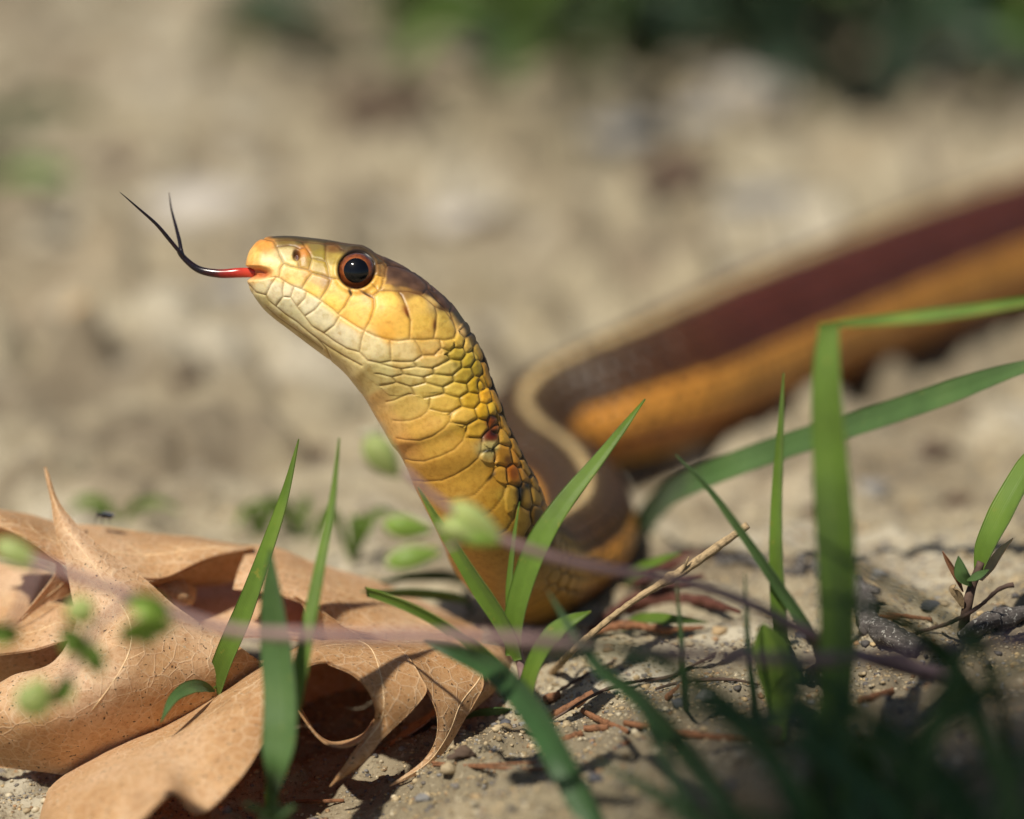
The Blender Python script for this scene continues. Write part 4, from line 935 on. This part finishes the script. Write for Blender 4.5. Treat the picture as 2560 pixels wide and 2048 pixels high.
blade('blade', [gp(1900, 1850), (1888, 1760, -20), (1870, 1600, -21), (1862, 1430, -21)], 26, pI, M['grass_dark'], tilt=40)
j0 = gp(1945, 1900)
pJ = empty('seedling', j0, 'blurred yellow green rounded leaf of a seedling on the sand', 'seedling')
blade('leaf', [j0, (1950, 1760, -17), (1940, 1660, -18), (1905, 1560, -18)], 120, pJ, M['grass_lime'], tilt=25, prof=((0, .05), (.3, .5), (.6, 1), (.85, .9), (1, .1)))
blade('leaf', [j0, (1955, 1760, -18), (1985, 1700, -22), (2010, 1690, -24)], 80, pJ, M['grass_lime'], tilt=35, prof=LEAFP)

# sprout at the right with dry bracts
k0 = gp(2408, 1575)
pK = empty('grass_sprout', k0, 'young grass sprout with dry tan sheath and torn green leaf scrap', 'grass', 'grass sprouts')
tube_obj('stem', [k0, P(2415, 1530, -2), P(2428, 1475, -2.5), P(2452, 1405, -3)], [.0006, .00055, .0005, .0004], M['root'], pK, n=20, rough=.15)
blade('blade', [(2444, 1440, -2.5), (2462, 1370, -3), (2500, 1290, -3), (2560, 1180, -2.5), (2640, 1060, -2)], 82, pK, M['grass'], tilt=[25, 30, 35, 40], prof=((0, .25), (.2, .75), (.45, 1), (.75, .9), (1, .05)))
blade('leaflet', [(2428, 1465, -3.4), (2405, 1435, -4), (2396, 1390, -4)], 44, pK, M['grass_blue'], tilt=25, prof=LEAFP, n=20)
blade('leaflet', [(2418, 1452, -4), (2445, 1440, -4.6), (2474, 1424, -5)], 26, pK, M['grass_blue'], tilt=25, prof=LEAFP, n=20)
blade('sheath', [(2450, 1450, -1.5), (2476, 1415, -1), (2505, 1375, -.5), (2533, 1346, 0)], 34, pK, M['tanleaf'], tilt=30, prof=((0, .5), (.3, 1), (.7, .6), (1, .05)), n=24)
blade('sheath', [(2408, 1480, -2.6), (2390, 1440, -3.4), (2368, 1400, -3.8), (2356, 1378, -4)], 18, pK, M['needle'], tilt=30, prof=LEAFP, n=20)
blade('sheath', [(2408, 1520, -2.6), (2396, 1490, -3.4), (2382, 1470, -3.8), (2390, 1462, -4)], 30, pK, M['straw'], tilt=30, prof=LEAFP, n=20)

# green leaves on the ground beside the neck, around the straw twig
for lab, pts, w, mat, cat in [
    ('flat blue green grass blade lying beside the neck over the tan oak leaf', [gp(1190, 1530), P(1130, 1492, 18), P(1030, 1482, 16), P(930, 1484, 14), P(828, 1478, 13)], 36, 'grass_blue', 'grass'),
    ('dull blue green blade lying on the soil at the base of the neck', [gp(1180, 1470), P(1120, 1440, OFF(1440, .003)), P(1030, 1440, OFF(1440, .004)), P(930, 1462, OFF(1462, .004))], 44, 'grass_blue', 'grass'),
    ('short green leaf blade beside the body coil near the green slanting blade', [gp(1560, 1470), P(1600, 1425, 22), P(1650, 1402, 20), P(1705, 1382, 18)], 48, 'grass', 'grass'),
    ('bright green leaf lying under the straw twig', [gp(1530, 1570), G(1600, 1552, .0015), G(1690, 1548, .002), G(1770, 1560, .001)], 40, 'grass', 'grass')]:
    p0 = pts[0]; t_ = empty('ground_shoot', p0, lab, cat, 'loose grass blades')
    blade('blade', pts, w, t_, M[mat], tilt=40, prof=LEAFP)

# dark tuft in the lower right foreground
rt = random.Random(5)
q0 = G(2380, 2200, -.001)
pT = empty('grass_tuft', q0, 'dense dark shaded grass tuft filling the lower right corner', 'grass', 'foreground grass')
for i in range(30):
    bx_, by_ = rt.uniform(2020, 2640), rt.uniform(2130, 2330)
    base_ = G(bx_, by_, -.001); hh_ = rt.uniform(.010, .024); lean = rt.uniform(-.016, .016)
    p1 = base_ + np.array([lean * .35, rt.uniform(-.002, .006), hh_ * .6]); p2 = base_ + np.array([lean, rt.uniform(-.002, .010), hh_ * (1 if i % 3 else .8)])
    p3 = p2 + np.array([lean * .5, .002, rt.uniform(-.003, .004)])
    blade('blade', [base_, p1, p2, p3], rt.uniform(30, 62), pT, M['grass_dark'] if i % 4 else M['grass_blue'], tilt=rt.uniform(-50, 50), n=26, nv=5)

# sprigs with mauve stems and green seed pods
def pod(parent, x, y, off, lx, ly, rot, mat, name='seed_pod', seed=0):
    n, m = 14, 14; c = P(x, y, off); r_ = math.radians(rot)
    e1 = RIGHT * math.cos(r_) - UP * math.sin(r_); e2 = RIGHT * math.sin(r_) + UP * math.cos(r_); e3 = -FWD
    v = []; t = np.linspace(0, 1, n)
    prof = np.sin(np.pi * np.clip(t, .0, 1) ** .8) ** .8 * (1 - .15 * t)
    for i in range(n):
        for j in range(m):
            a = 2 * math.pi * j / m; rr = prof[i] * (1 + .10 * math.cos(3 * a + seed))
            v.append(c + e1 * (t[i] - .5) * 2 * lx * PXM + (e2 * math.cos(a) + e3 * math.sin(a) * .85) * rr * ly * PXM)
    uv = np.stack([np.tile(np.arange(m) / m, n), np.repeat(t, m)], 1)
    return mesh_np(name, np.array(v), grid_faces(n, m, wrap=True), M[mat], parent, uv=uv)
s0 = G(2760, 1700, 0)
S1_ = empty('trailing_sprig', s0, 'long mauve trailing stem crossing in front of the oak leaves with green pods', 'weed', 'trailing sprigs')
tube_obj('stem', [s0, P(2560, 1600, -45), P(2300, 1632, -47), P(2000, 1650, -48), P(1650, 1628, -48), P(1270, 1596, -47), P(800, 1588, -46), P(560, 1572, -45), P(330, 1490, -45), P(180, 1436, -45), P(60, 1392, -44)], [.0008, .0006, .0006, .00055, .00055, .0005, .0004], M['mauve'], S1_, n=110)
tube_obj('side_stem', [P(330, 1492, -45), P(250, 1560, -46), P(200, 1640, -47), P(140, 1730, -47)], [.0003, .0002], M['mauve'], S1_, n=30)
tube_obj('side_stem', [P(100, 1408, -45), P(60, 1500, -45), P(10, 1590, -45)], [.0003, .0002], M['mauve'], S1_, n=24)
for (x, y, lx, ly, r_, mt, o_) in [(50, 1390, 62, 28, 28, 'pod', -44), (370, 1520, 56, 32, 18, 'grass_lime', -46), (368, 1580, 66, 50, -10, 'grass_lime', -46), (205, 1530, 34, 34, 60, 'pod', -47), (185, 1612, 46, 36, 40, 'grass', -47), (235, 1650, 40, 30, 70, 'grass', -47),
                                   (85, 1742, 46, 42, -60, 'pod', -47), (160, 1728, 40, 28, -50, 'grass', -47), (10, 1592, 40, 32, 10, 'grass', -45)]:
    if mt == 'pod': pod(S1_, x, y, o_, lx, ly, r_, mt, 'seed_pod', seed=x)
    else:
        dx, dy = lx * math.cos(math.radians(r_)), lx * math.sin(math.radians(r_))
        blade('small_leaf', [(x + dx, y + dy, o_), (x + dx * .2, y + dy * .2 - ly * .25, o_ - 1), (x - dx * .5, y - dy * .5 - ly * .1, o_ - 1), (x - dx, y - dy + ly * .2, o_)], ly * 2, S1_, M[mt], tilt=20 + (x % 5) * 8, prof=LEAFP, n=24, fold=.5)
s1 = G(2400, 1800, 0)
S2_ = empty('trailing_sprig', s1, 'mauve stem with pale green pods hanging before the yellow neck', 'weed', 'trailing sprigs')
tube_obj('stem', [s1, P(2100, 1620, -32), P(1850, 1500, -35), P(1700, 1452, -36), P(1520, 1424, -37), P(1380, 1392, -38), P(1260, 1350, -38), P(1140, 1282, -38), P(1060, 1222, -38), P(1010, 1176, -38)], [.0008, .0006, .0005, .00045, .0004, .0003], M['mauve'], S2_, n=80)
tube_obj('side_stem', [P(1290, 1362, -38), P(1200, 1345, -38), P(1120, 1370, -38), P(1060, 1392, -38)], [.0002, .00015], M['mauve'], S2_, n=24)
tube_obj('side_stem', [P(1210, 1346, -38), P(1130, 1330, -38), P(1060, 1322, -38)], [.0002, .00015], M['mauve'], S2_, n=24)
for (x, y, lx, ly, r_, mt) in [(958, 1142, 60, 36, 52, 'pod'), (1196, 1306, 74, 30, 36, 'pod'), (1158, 1330, 56, 32, 22, 'pod'), (1200, 1345, 60, 26, 10, 'grass_lime'), (1022, 1318, 58, 28, 8, 'grass_lime'), (1036, 1394, 66, 28, -12, 'grass_lime')]:
    pod(S2_, x, y, -38, lx, ly, r_, mt, seed=x)

for k in range(5):
    tube_obj('bristle', [P(928 + k * 5, 1104 - k * 2, -38), P(914 + k * 9, 1086 - k * 3, -38.5), P(900 + k * 13, 1074 - k * 3, -39)], [.00016, .00022, .00006], M['tuft'], S2_, n=10, m=6)
# ------------------------------------------------------------------ twigs and litter
tw0 = gp(1372, 1690)
tw = empty('straw_twig', tw0, 'pale dry straw twig with a knobbly node leaning up from the sand', 'twig')
tube_obj('shaft', [tw0, P(1455, 1606, -3), P(1560, 1520, -4), P(1665, 1452, -5), P(1690, 1440, -5)], [.00038, .00034, .00032, .00042], M['straw'], tw, n=60, m=9, rough=.16, seed=3)
tube_obj('shaft', [P(1668, 1450, -5), P(1700, 1432, -5), P(1790, 1370, -5.5), P(1870, 1313, -6)], [.0006, .00046, .00042, .0004], M['straw'], tw, n=50, m=9, rough=.14, seed=4)
tube_obj('node', [P(1655, 1462, -5), P(1672, 1450, -5.2), P(1688, 1438, -5)], [.0004, .00075, .0005], M['straw'], tw, n=16, m=9, rough=.35, seed=8)
tube_obj('bristle', [P(1702, 1432, -5.3), P(1716, 1408, -5.8), P(1722, 1392, -6)], [.0002, .00006], M['straw'], tw, n=12, m=6)

tk0 = G(2210, 1590, .0)
bt = empty('bark_twig', tk0, 'grey lichen dusted bark twig lying beside the broad blurred blade', 'twig')
tube_obj('shaft', [G(2300, 1640, .0006), G(2235, 1590, .0010), G(2180, 1545, .0014), P(2150, 1490, 16), P(2120, 1460, 20), P(2040, 1430, 25), P(1960, 1440, 26), P(1880, 1400, 30), P(1790, 1405, 32)], [.0009, .00115, .0011, .0013, .0012, .0011, .0009, .0007, .0005], M['bark'], bt, n=170, m=24, rough=.32, seed=11)
tube_obj('side_knob', [P(2140, 1500, 16), P(2175, 1475, 13), P(2200, 1478, 12)], [.0009, .0008, .0004], M['bark'], bt, n=40, m=16, rough=.34, seed=13)
tube_obj('side_knob', [P(2000, 1440, 24), P(2000, 1405, 24), P(2012, 1385, 24)], [.0009, .0008, .0004], M['bark'], bt, n=40, m=16, rough=.34, seed=14)
bt2 = tag(tube_obj('bark_twig', [G(2400, 1590, .0006), G(2450, 1565, .001), G(2530, 1545, .001), G(2620, 1540, .0008)], [.0005, .0010, .0011, .0010], M['bark'], n=90, m=20, rough=.32, seed=17), 'short dark bark twig lying behind the sprout with dry sheath', 'twig')
rr_ = tag(tube_obj('rootlet', [G(2260, 1592, .0003), G(2330, 1572, .0006), P(2400, 1545, -4), P(2450, 1515, -4.5), P(2500, 1472, -5), P(2534, 1462, -5)], [.00018, .00022, .00022, .0002, .00026], M['root'], n=60, m=8, rough=.2, seed=5), 'thin curved dark rootlet arching beside the sprout with dry sheath', 'rootlet')
for lab, pts in [('wavy dark rootlet lying on the sand under the straw twig', [G(1380, 1800, .0003), G(1500, 1730, .0004), G(1590, 1705, .0005), G(1680, 1665, .0005), G(1780, 1640, .0005), G(1870, 1605, .0004)]),
                 ('bluish black rootlet lying on the sand near the rounded seedling leaf', [G(1640, 1725, .0003), G(1690, 1708, .0005), G(1760, 1702, .0005), G(1830, 1708, .0004), G(1900, 1712, .0003)]),
                 ('thin brown rootlet lying close to the forked grass sprout', [G(1370, 1745, .0003), G(1440, 1700, .0006), G(1530, 1640, .0004), G(1580, 1600, .0004)])]:
    tag(tube_obj('rootlet', pts, [.00012, .00020, .00018, .00010], M['root'], n=60, m=7, rough=.25, seed=len(lab)), lab, 'rootlet', 'rootlets on the sand')
# red-brown stalks by the coil
for i, (pts, r_, lab) in enumerate([([G(1470, 1600, .0005), P(1560, 1530, OFF(1530, .002)), P(1650, 1478, OFF(1478, .004)), P(1760, 1440, OFF(1440, .006))], .0009, 'red brown stalk leaning behind the straw twig'),
                      ([G(1480, 1560, .0006), P(1600, 1500, OFF(1500, .003)), P(1740, 1500, OFF(1500, .004)), G(1850, 1530, .001)], .0011, 'maroon stalk arching over the sand behind the straw twig'),
                      ([G(1460, 1580, .0006), G(1560, 1562, .0012), G(1660, 1558, .0010), G(1760, 1572, .0006)], .0006, 'orange brown stalk lying flat under the straw twig'),
                      ([G(1580, 1460, .001), P(1660, 1420, OFF(1420, .003)), P(1780, 1390, OFF(1390, .004)), G(1880, 1400, .001)], .0013, 'dark maroon stick lying behind the short green leaf blade')]):
    tag(tube_obj('dry_stalk', pts, [r_ * .4, r_ * .75, r_ * .7, r_ * .25], M['redbrown'] if i != 2 else M['needle'], n=90, m=12, rough=.28, seed=40 + i), lab, 'stalk', 'dry stalks by the coil')
# pine needle pieces
def needle(pts, w, lab, grp='pine needle pieces'):
    v, f_, u = tube(pts, [w * PXM / 2 * .85, w * PXM / 2, w * PXM / 2, w * PXM / 2 * .8], n=60, m=10, squash=.6, rough=.2, seed=int(pts[0][0] * 1e5) % 97)
    return tag(mesh_np('pine_needle', v, f_, M['needle'], uv=u), lab, 'pine needle', grp)
for (a, b, w, lab) in [((1365, 1798), (1484, 1752), 22, 'thick broken pine needle piece beside the base of the forked sprout'),
                       ((1455, 1780), (1570, 1808), 16, 'split pine needle end lying on the sand right of the forked sprout'),
                       ((1560, 1806), (1960, 1836), 17, 'long orange pine needle lying across the open sand'),
                       ((1372, 1868), (1455, 1832), 26, 'stubby pale needle piece lying under the arching dark blade'),
                       ((1460, 1822), (1520, 1818), 18, 'short red needle piece lying beside the long orange needle'),
                       ((1665, 1750), (1712, 1712), 20, 'short brown needle chip lying by a grey stone'),
                       ((2150, 1772), (2230, 1728), 22, 'lone reddish needle chip on the sand right of the broad blurred blade'),
                       ((1080, 1915), (1370, 1932), 9, 'thin twin pine needle lying before the rolled oak leaf'),
                       ((1082, 1922), (1340, 1924), 7, 'thin upper twin pine needle lying before the rolled oak leaf'),
                       ((1360, 1770), (1400, 1735), 26, 'flat rusty bark flake leaning at the base of the forked sprout'),
                       ((2120, 1835), (2220, 1862), 15, 'faded orange needle end right of the broad blurred blade'),
                       ((1535, 1872), (1575, 1850), 12, 'tiny red needle crumb on the sand below the long orange needle'),
                       ((740, 1990), (860, 2010), 10, 'pine needle lying in the shade under the rolled oak leaf'),
                       ((2200, 1530), (2330, 1545), 12, 'pale orange needle lying behind the grey bark twig')]:
    pa, pb = G(*a, .0003), G(*b, .0003); n_ = 5; bow = np.array([(pb - pa)[1], -(pb - pa)[0], 0]) * .03
    pts = [pa + (pb - pa) * t + bow * math.sin(math.pi * t) for t in np.linspace(0, 1, n_)]
    lift = max(max(gz(p[0], p[1]) - p[2] for p in pts), 0) * .5
    for p in pts: p[2] += lift
    needle(pts, w, lab)

# ------------------------------------------------------------------ stones and clods
def ico(sub=2):
    bm_ = bmesh.new(); bmesh.ops.create_icosphere(bm_, subdivisions=sub, radius=1)
    v = np.array([x.co[:] for x in bm_.verts]); f_ = np.array([[x.index for x in q.verts] for q in bm_.faces]); bm_.free(); return v, f_
IV, IF = ico(3); IV1, IF1 = ico(1)
def stone(name, x, y, w, hgt, mat, lab, cat='stone', seed=0, grp='small stones on the sand', sink=.3, rough=.28):
    c = G(x, y); d = depth_at(y, c[2]); s = w * K * d / 2; hh_ = hgt * K * d / 2
    v = IV * (1 + rough * (vnoise(IV[:, 0] * 1.6 + seed, IV[:, 1] * 1.6 + IV[:, 2] * 1.1, 50) * 2 + vnoise(IV[:, 0] * 3.3 + seed, IV[:, 2] * 3.3 + IV[:, 1] * 2, 51)))[:, None]
    # a few flat cleavage faces
    r_ = np.random.default_rng(seed)
    for _ in range(5):
        n_ = r_.normal(size=3); n_ /= np.linalg.norm(n_); dd = v @ n_; lim = r_.uniform(.55, .8); v = v - np.maximum(dd - lim, 0)[:, None] * n_ * .85
    v = v * np.array([s, s * .85, hh_]) + c + np.array([0, s * .5, hh_ * (1 - 2 * sink)])
    o = mesh_np(name, v, IF, M[mat], smooth=True)
    return tag(o, lab, cat, grp)
for i, a in enumerate([
    (1765, 1755, 60, 44, 'stone_grey', 'grey angular stone beside the bluish black rootlet'),
    (1700, 1770, 50, 34, 'stone_dark', 'smooth dark stone touching the grey angular stone'),
    (1265, 1808, 34, 22, 'stone_dark', 'dark little stone at the foot of the forked sprout'),
    (1800, 1590, 44, 28, 'stone_tan', 'orange tan stone beside the maroon stalk'),
    (2010, 1612, 50, 30, 'stone_dark', 'dark stone right of the rounded seedling leaf'),
    (2330, 1530, 60, 30, 'stone_dark', 'flat dark stone behind the bark twig'),
    (1490, 1955, 44, 30, 'stone_dark', 'dark stone on open sand below the red needle crumb'),
    (1055, 2005, 40, 26, 'stone_grey', 'bluish grey stone on the sand before the rolled oak leaf'),
    (1190, 2000, 34, 20, 'stone_tan', 'small orange stone on the sand before the rolled oak leaf'),
    (1160, 1925, 76, 40, 'clod', 'dark crumbly clod in front of the curled leaf strips'),
    (2240, 905, 110, 70, 'stone_pale', 'white quartz stone beyond the slanting grass blade'),
    (2180, 1245, 90, 56, 'stone_grey', 'bluish grey stone behind the broad bent blade'),
    (2330, 1150, 120, 50, 'clod', 'dark soil clod behind the bluish grey stone'),
    (2400, 1270, 90, 40, 'clod', 'dark soil clod behind the sprout with dry sheath'),
    (2050, 1260, 70, 40, 'clod', 'dark soil clod under the slanting grass blade'),
    (480, 570, 300, 130, 'stone_pale', 'large pale flat stone lying behind the tongue tips'),
    (1170, 575, 200, 90, 'stone_pale', 'pale flat stone lying on the soil behind the head'),
    (300, 600, 150, 60, 'stone_pale', 'pale stone left of the large pale flat stone'),
    (590, 750, 150, 60, 'stone_grey', 'grey stone half sunk in soil below the snout'),
    (800, 1060, 150, 60, 'clod', 'dark clod in the hollow left of the neck'),
    (470, 985, 90, 46, 'clod', 'dark mossy clod above the green grass tip'),
    (200, 780, 110, 40, 'stone_tan', 'tan stone on the soil far left of the chin'),
    (930, 345, 300, 150, 'clod', 'dark brown bark lump on the soil behind the head'),
    (1700, 490, 220, 110, 'clod', 'dark brown bark lump above the rear body'),
    (1880, 500, 280, 40, 'stone_grey', 'long grey stone lying beyond the rear body'),
    (1860, 320, 300, 140, 'stone_pale', 'pale stone in front of the dark weeds'),
    (1560, 380, 260, 110, 'stone_grey', 'broad grey stone before the dark weeds'),
    (1750, 400, 160, 70, 'stone_grey', 'smaller grey stone before the dark weeds'),
    (60, 330, 160, 60, 'clod', 'dark clod beside the weed at far left'),
    (330, 440, 280, 90, 'clod', 'flat dark clod lying far behind the tongue'),
    ]):
    stone('stone' if 'clod' not in a[4] else 'soil_clod', a[0], a[1], a[2], a[3], a[4], a[5], 'stone' if 'clod' not in a[4] else 'clod', seed=100 + i, rough=.28 if 'clod' not in a[4] else .5)

# loose grit, far too many grains to count
def grit(n, seed, box, size):
    r_ = np.random.default_rng(seed); V = []; F = []
    x = r_.uniform(box[0], box[1], n); y = r_.uniform(box[2], box[3], n)
    s = 10 ** r_.uniform(size[0], size[1], n) * np.where(r_.random(n) < .04, 1.9, 1)
    z = ground_h(x, y)
    keep = vnoise(x / .02, y / .02, 61) + r_.uniform(-.35, .35, n) > -.12
    x, y, z, s = x[keep], y[keep], z[keep], s[keep]; k = len(x)
    jit = 1 + .35 * r_.normal(size=(k, len(IV1), 1)).clip(-1, 1) * .6
    sc = np.stack([s * r_.uniform(.7, 1.4, k), s * r_.uniform(.7, 1.4, k), s * r_.uniform(.5, .9, k)], 1)
    v = IV1[None] * jit * sc[:, None, :]
    a = r_.uniform(0, 6.28, k); ca, sa = np.cos(a)[:, None], np.sin(a)[:, None]
    v = np.stack([v[..., 0] * ca - v[..., 1] * sa, v[..., 0] * sa + v[..., 1] * ca, v[..., 2]], -1) + np.stack([x, y, z + s * .15], 1)[:, None, :]
    F = (IF1[None] + (np.arange(k) * len(IV1))[:, None, None]).reshape(-1, 3)
    pal = np.array([(.42, .33, .20), (.36, .27, .15), (.50, .43, .30), (.17, .15, .13), (.10, .09, .085), (.30, .18, .09), (.24, .23, .22), (.46, .34, .18)])
    c = np.repeat(pal[r_.choice(len(pal), k, p=[.22, .18, .15, .13, .08, .07, .08, .09])] * r_.uniform(.65, 1.25, (k, 1)), len(IV1), 0)
    return v.reshape(-1, 3), F, c
def grit_mat():
    m, nt, b = newmat('loose_grit'); a = nt.nodes.new('ShaderNodeAttribute'); a.attribute_name = 'pigment'
    nt.links.new(mixc(nt, 1.0, a.outputs['Color'], ramp(nt, noise(nt, geo_pos(nt), 3000, 3), [(.3, (.7, .7, .7)), (.7, (1.2, 1.2, 1.2))]), 'MULTIPLY'), b.inputs['Base Color'])
    b.inputs['Roughness'].default_value = .75; return m
gv_, gf_, gc_ = grit(9000, 3, (-.075, .085, -.062, .11), (-3.95, -3.32))
gv2, gf2, gc2 = grit(30000, 4, (-.058, .062, -.058, .032), (-4.1, -3.62))
gf_ = np.vstack([gf_, gf2 + len(gv_)]); gv_ = np.vstack([gv_, gv2]); gc_ = np.vstack([gc_, gc2])
gr = mesh_np('grit', gv_, gf_, grit_mat(), smooth=False, color=gc_); gr['kind'] = 'stuff'; tag(gr, 'loose sand grains and grit scattered over the soil', 'grit')

# ------------------------------------------------------------------ fly on the leaf
fl = P(258, 1296, 12)
fly = empty('fly', fl, 'tiny black fly sitting on the ridge of the tan oak leaf', 'fly')
M['fly'] = plain('fly_black', (.018, .016, .016), .35, 3000, .3)
def blob(c, rx, ry, rz): return IV * np.array([rx, ry, rz]) + c
mesh_np('thorax', blob(fl + np.array([0, 0, .00035]), .00042, .00032, .00034), IF, M['fly'], fly)
mesh_np('abdomen', blob(fl + np.array([.00055, 0, .00022]), .00055, .00032, .00028), IF, M['fly'], fly)
mesh_np('head', blob(fl + np.array([-.00050, 0, .00042]), .00024, .00028, .00026), IF, M['fly'], fly)
wm_, wnt, wb = newmat('fly_wing'); wb.inputs['Base Color'].default_value = (.25, .22, .18, 1); wb.inputs['Transmission Weight'].default_value = .6; wb.inputs['Roughness'].default_value = .2
for s in (-1, 1):
    a = np.linspace(0, 2 * math.pi, 14, endpoint=False)
    v = [fl + np.array([.0006 + .0007 * math.cos(t), s * (.00025 + .00022 * math.sin(t)), .00058 - .00018 * math.cos(t)]) for t in a]
    mesh_np('wing', v, [tuple(range(14))], wm_, fly)
    for k in range(3):
        r0 = fl + np.array([-.0003 + .0003 * k, s * .0002, .0003])
        tube_obj('leg', [r0, r0 + np.array([(k - 1) * .0003, s * .0005, .0001]), r0 + np.array([(k - 1) * .0005, s * .0006, -.0007])], [.00006, .00004], M['fly'], fly, n=8, m=5)

# ------------------------------------------------------------------ weeds in the background
def weed(x, y, hgt, spread, nleaf, mats, lab, seed, lw=.010, llen=.03):
    r_ = random.Random(seed); b_ = G(x, y, -.001); o = empty('weed_plant', b_, lab, 'weed', 'low weeds in the background')
    for i in range(nleaf):
        a = r_.uniform(0, 6.28); rad = spread * r_.uniform(.15, 1) ** .7; top = hgt * r_.uniform(.35, 1)
        tip = b_ + np.array([math.cos(a) * rad, math.sin(a) * rad, top])
        mid = b_ * .45 + tip * .55 + np.array([0, 0, hgt * .18])
        end = tip + np.array([math.cos(a) * llen * .5, math.sin(a) * llen * .5, -r_.uniform(-.2, .5) * llen])
        blade('leaf', [b_, mid, tip, end], lw * r_.uniform(.6, 1.3) / PXM, o, M[mats[i % len(mats)]], tilt=r_.uniform(-60, 60), n=18, nv=5, prof=((0, .06), (.4, .12), (.6, .8), (.78, 1), (.92, .6), (1, .05)))
for i, a in enumerate([
    (960, 130, .026, .034, 18, ('weed_b', 'weed'), 'bluish green low weed behind the head, beyond the bark lump'),
    (1120, 60, .035, .06, 18, ('weed', 'weed_l'), 'leafy weed beyond the bluish green low weed'),
    (1470, 225, .030, .040, 20, ('weed_l', 'weed'), 'yellow green weed beyond the broad grey stone'),
    (1620, 190, .04, .05, 24, ('weed', 'weed'), 'dark weed beyond the pale stone'),
    (1880, 265, .035, .05, 24, ('weed_b', 'weed'), 'spreading dark teal weed behind the pale stone'),
    (2120, 300, .036, .05, 26, ('weed_b', 'weed_b'), 'dense dark teal weed above the rear body'),
    (2470, 250, .05, .035, 24, ('weed_l', 'weed'), 'bright green upright weed beyond the rear body'),
    (2260, 120, .07, .09, 26, ('weed', 'weed_l'), 'olive weed clump beyond the teal weeds'),
    (1850, 90, .07, .09, 26, ('weed', 'weed_l'), 'tall olive weed clump beyond the dark weed'),
    (2650, 120, .09, .09, 24, ('weed', 'weed_l'), 'tall green weed clump beyond the bright upright weed'),
    (1400, 30, .07, .09, 26, ('weed', 'weed'), 'dark olive weed clump far behind the head'),
    (1640, 10, .09, .11, 26, ('weed', 'weed_b'), 'deep green weed clump beyond the tall olive clump'),
    (2050, -10, .10, .11, 26, ('weed', 'weed'), 'shaded weed clump beyond the olive clump'),
    (-60, 420, .012, .02, 14, ('weed', 'weed_b'), 'small green weed far left of the snake on the soil'),
    (-160, 560, .008, .03, 12, ('weed_l', 'weed'), 'faint green seedlings at the left on open soil'),
    (820, -20, .05, .07, 18, ('weed', 'weed_l'), 'olive weed at the far edge of the open soil')]):
    weed(*a, seed=200 + i, lw=.010 if a[0] > 100 else .005, llen=.03 if a[0] > 100 else .012)
# small green shoots on the soil left of the neck
for i, (x, y, h_, lab) in enumerate([(880, 1400, .006, 'tiny green shoot on the soil between leaf ridge and neck'), (760, 1370, .005, 'tiny curved green shoot behind the tan oak leaf'), (640, 1345, .004, 'tiny pale green shoot behind the leaf ridge'), (300, 1320, .003, 'tiny green shoot beside the fly')]):
    r_ = random.Random(300 + i); b_ = G(x, y, -.0005); o = empty('green_shoot', b_, lab, 'shoot', 'tiny shoots on the soil')
    for k in range(5):
        a = r_.uniform(0, 6.28); q = np.array([math.cos(a), math.sin(a) * .5, 0]) * r_.uniform(.004, .008)
        blade('leaf', [b_, b_ + q * .5 + np.array([0, 0, h_]), b_ + q + np.array([0, 0, h_ * r_.uniform(.3, 1.1)])], 34, o, M['grass'], tilt=r_.uniform(-40, 40), n=16, nv=5, prof=LEAFP)

# ------------------------------------------------------------------ unseen young tree, added so that its leaves shade the near right corner
tz0 = np.array([-.75, -.95, 0.0]); tz0[2] = gz(tz0[0], tz0[1]) - .01
sap = empty('shade_sapling', tz0, 'unseen leafy young tree added out of frame to shade the grass tuft', 'tree')
SD = np.array(SUN_DIR)
def shade_pt(x, y, t): return np.array([x, y, 0.0]) + SD * t
bend = [tz0, tz0 + np.array([.02, .02, .35]), tz0 + np.array([.10, .12, .62]), shade_pt(-.10, -.20, .80), shade_pt(.03, -.055, .78), shade_pt(.12, -.03, .78)]
tube_obj('trunk', bend, [.016, .014, .011, .008, .004, .0015], M['bark'], sap, n=60, m=12, rough=.12, seed=70)
rl = random.Random(11); LV = []; LF = []; lo = 0; LU = []
for i in range(125):
    # leaves hang around the branch so that their shade lies over the near right sand and grass
    tx = rl.gauss(.052, .030); ty = rl.gauss(-.050, .018)
    if tx < .020 or ty > -.010 - max(0, .03 - tx) * .6: continue
    c = shade_pt(tx, ty, rl.uniform(.70, .86)); a = rl.uniform(0, 6.28); l_ = rl.uniform(.010, .018); w_ = l_ * .45
    ex = np.array([math.cos(a), math.sin(a), rl.uniform(-.4, .2)]); ey = np.cross(ex, np.array([rl.uniform(-.5, .5), rl.uniform(-.5, .5), 1])); ey /= np.linalg.norm(ey)
    g = []
    for u in np.linspace(0, 1, 6):
        ww = math.sin(math.pi * min(.98, u * .94 + .04)) * w_
        for q in (-1, 0, 1): g.append(c + ex * (u - .5) * 2 * l_ + ey * q * ww + np.array([0, 0, -.15 * ww * (1 - abs(q)) - .2 * l_ * (u - .5) ** 2])); LU.append(((q + 1) / 2, u))
    LV.append(np.array(g)); LF.append(grid_faces(6, 3) + lo); lo += 18
crown = mesh_np('crown', np.vstack(LV), np.vstack(LF), M['weed'], sap, uv=np.array(LU)); crown['kind'] = 'stuff'
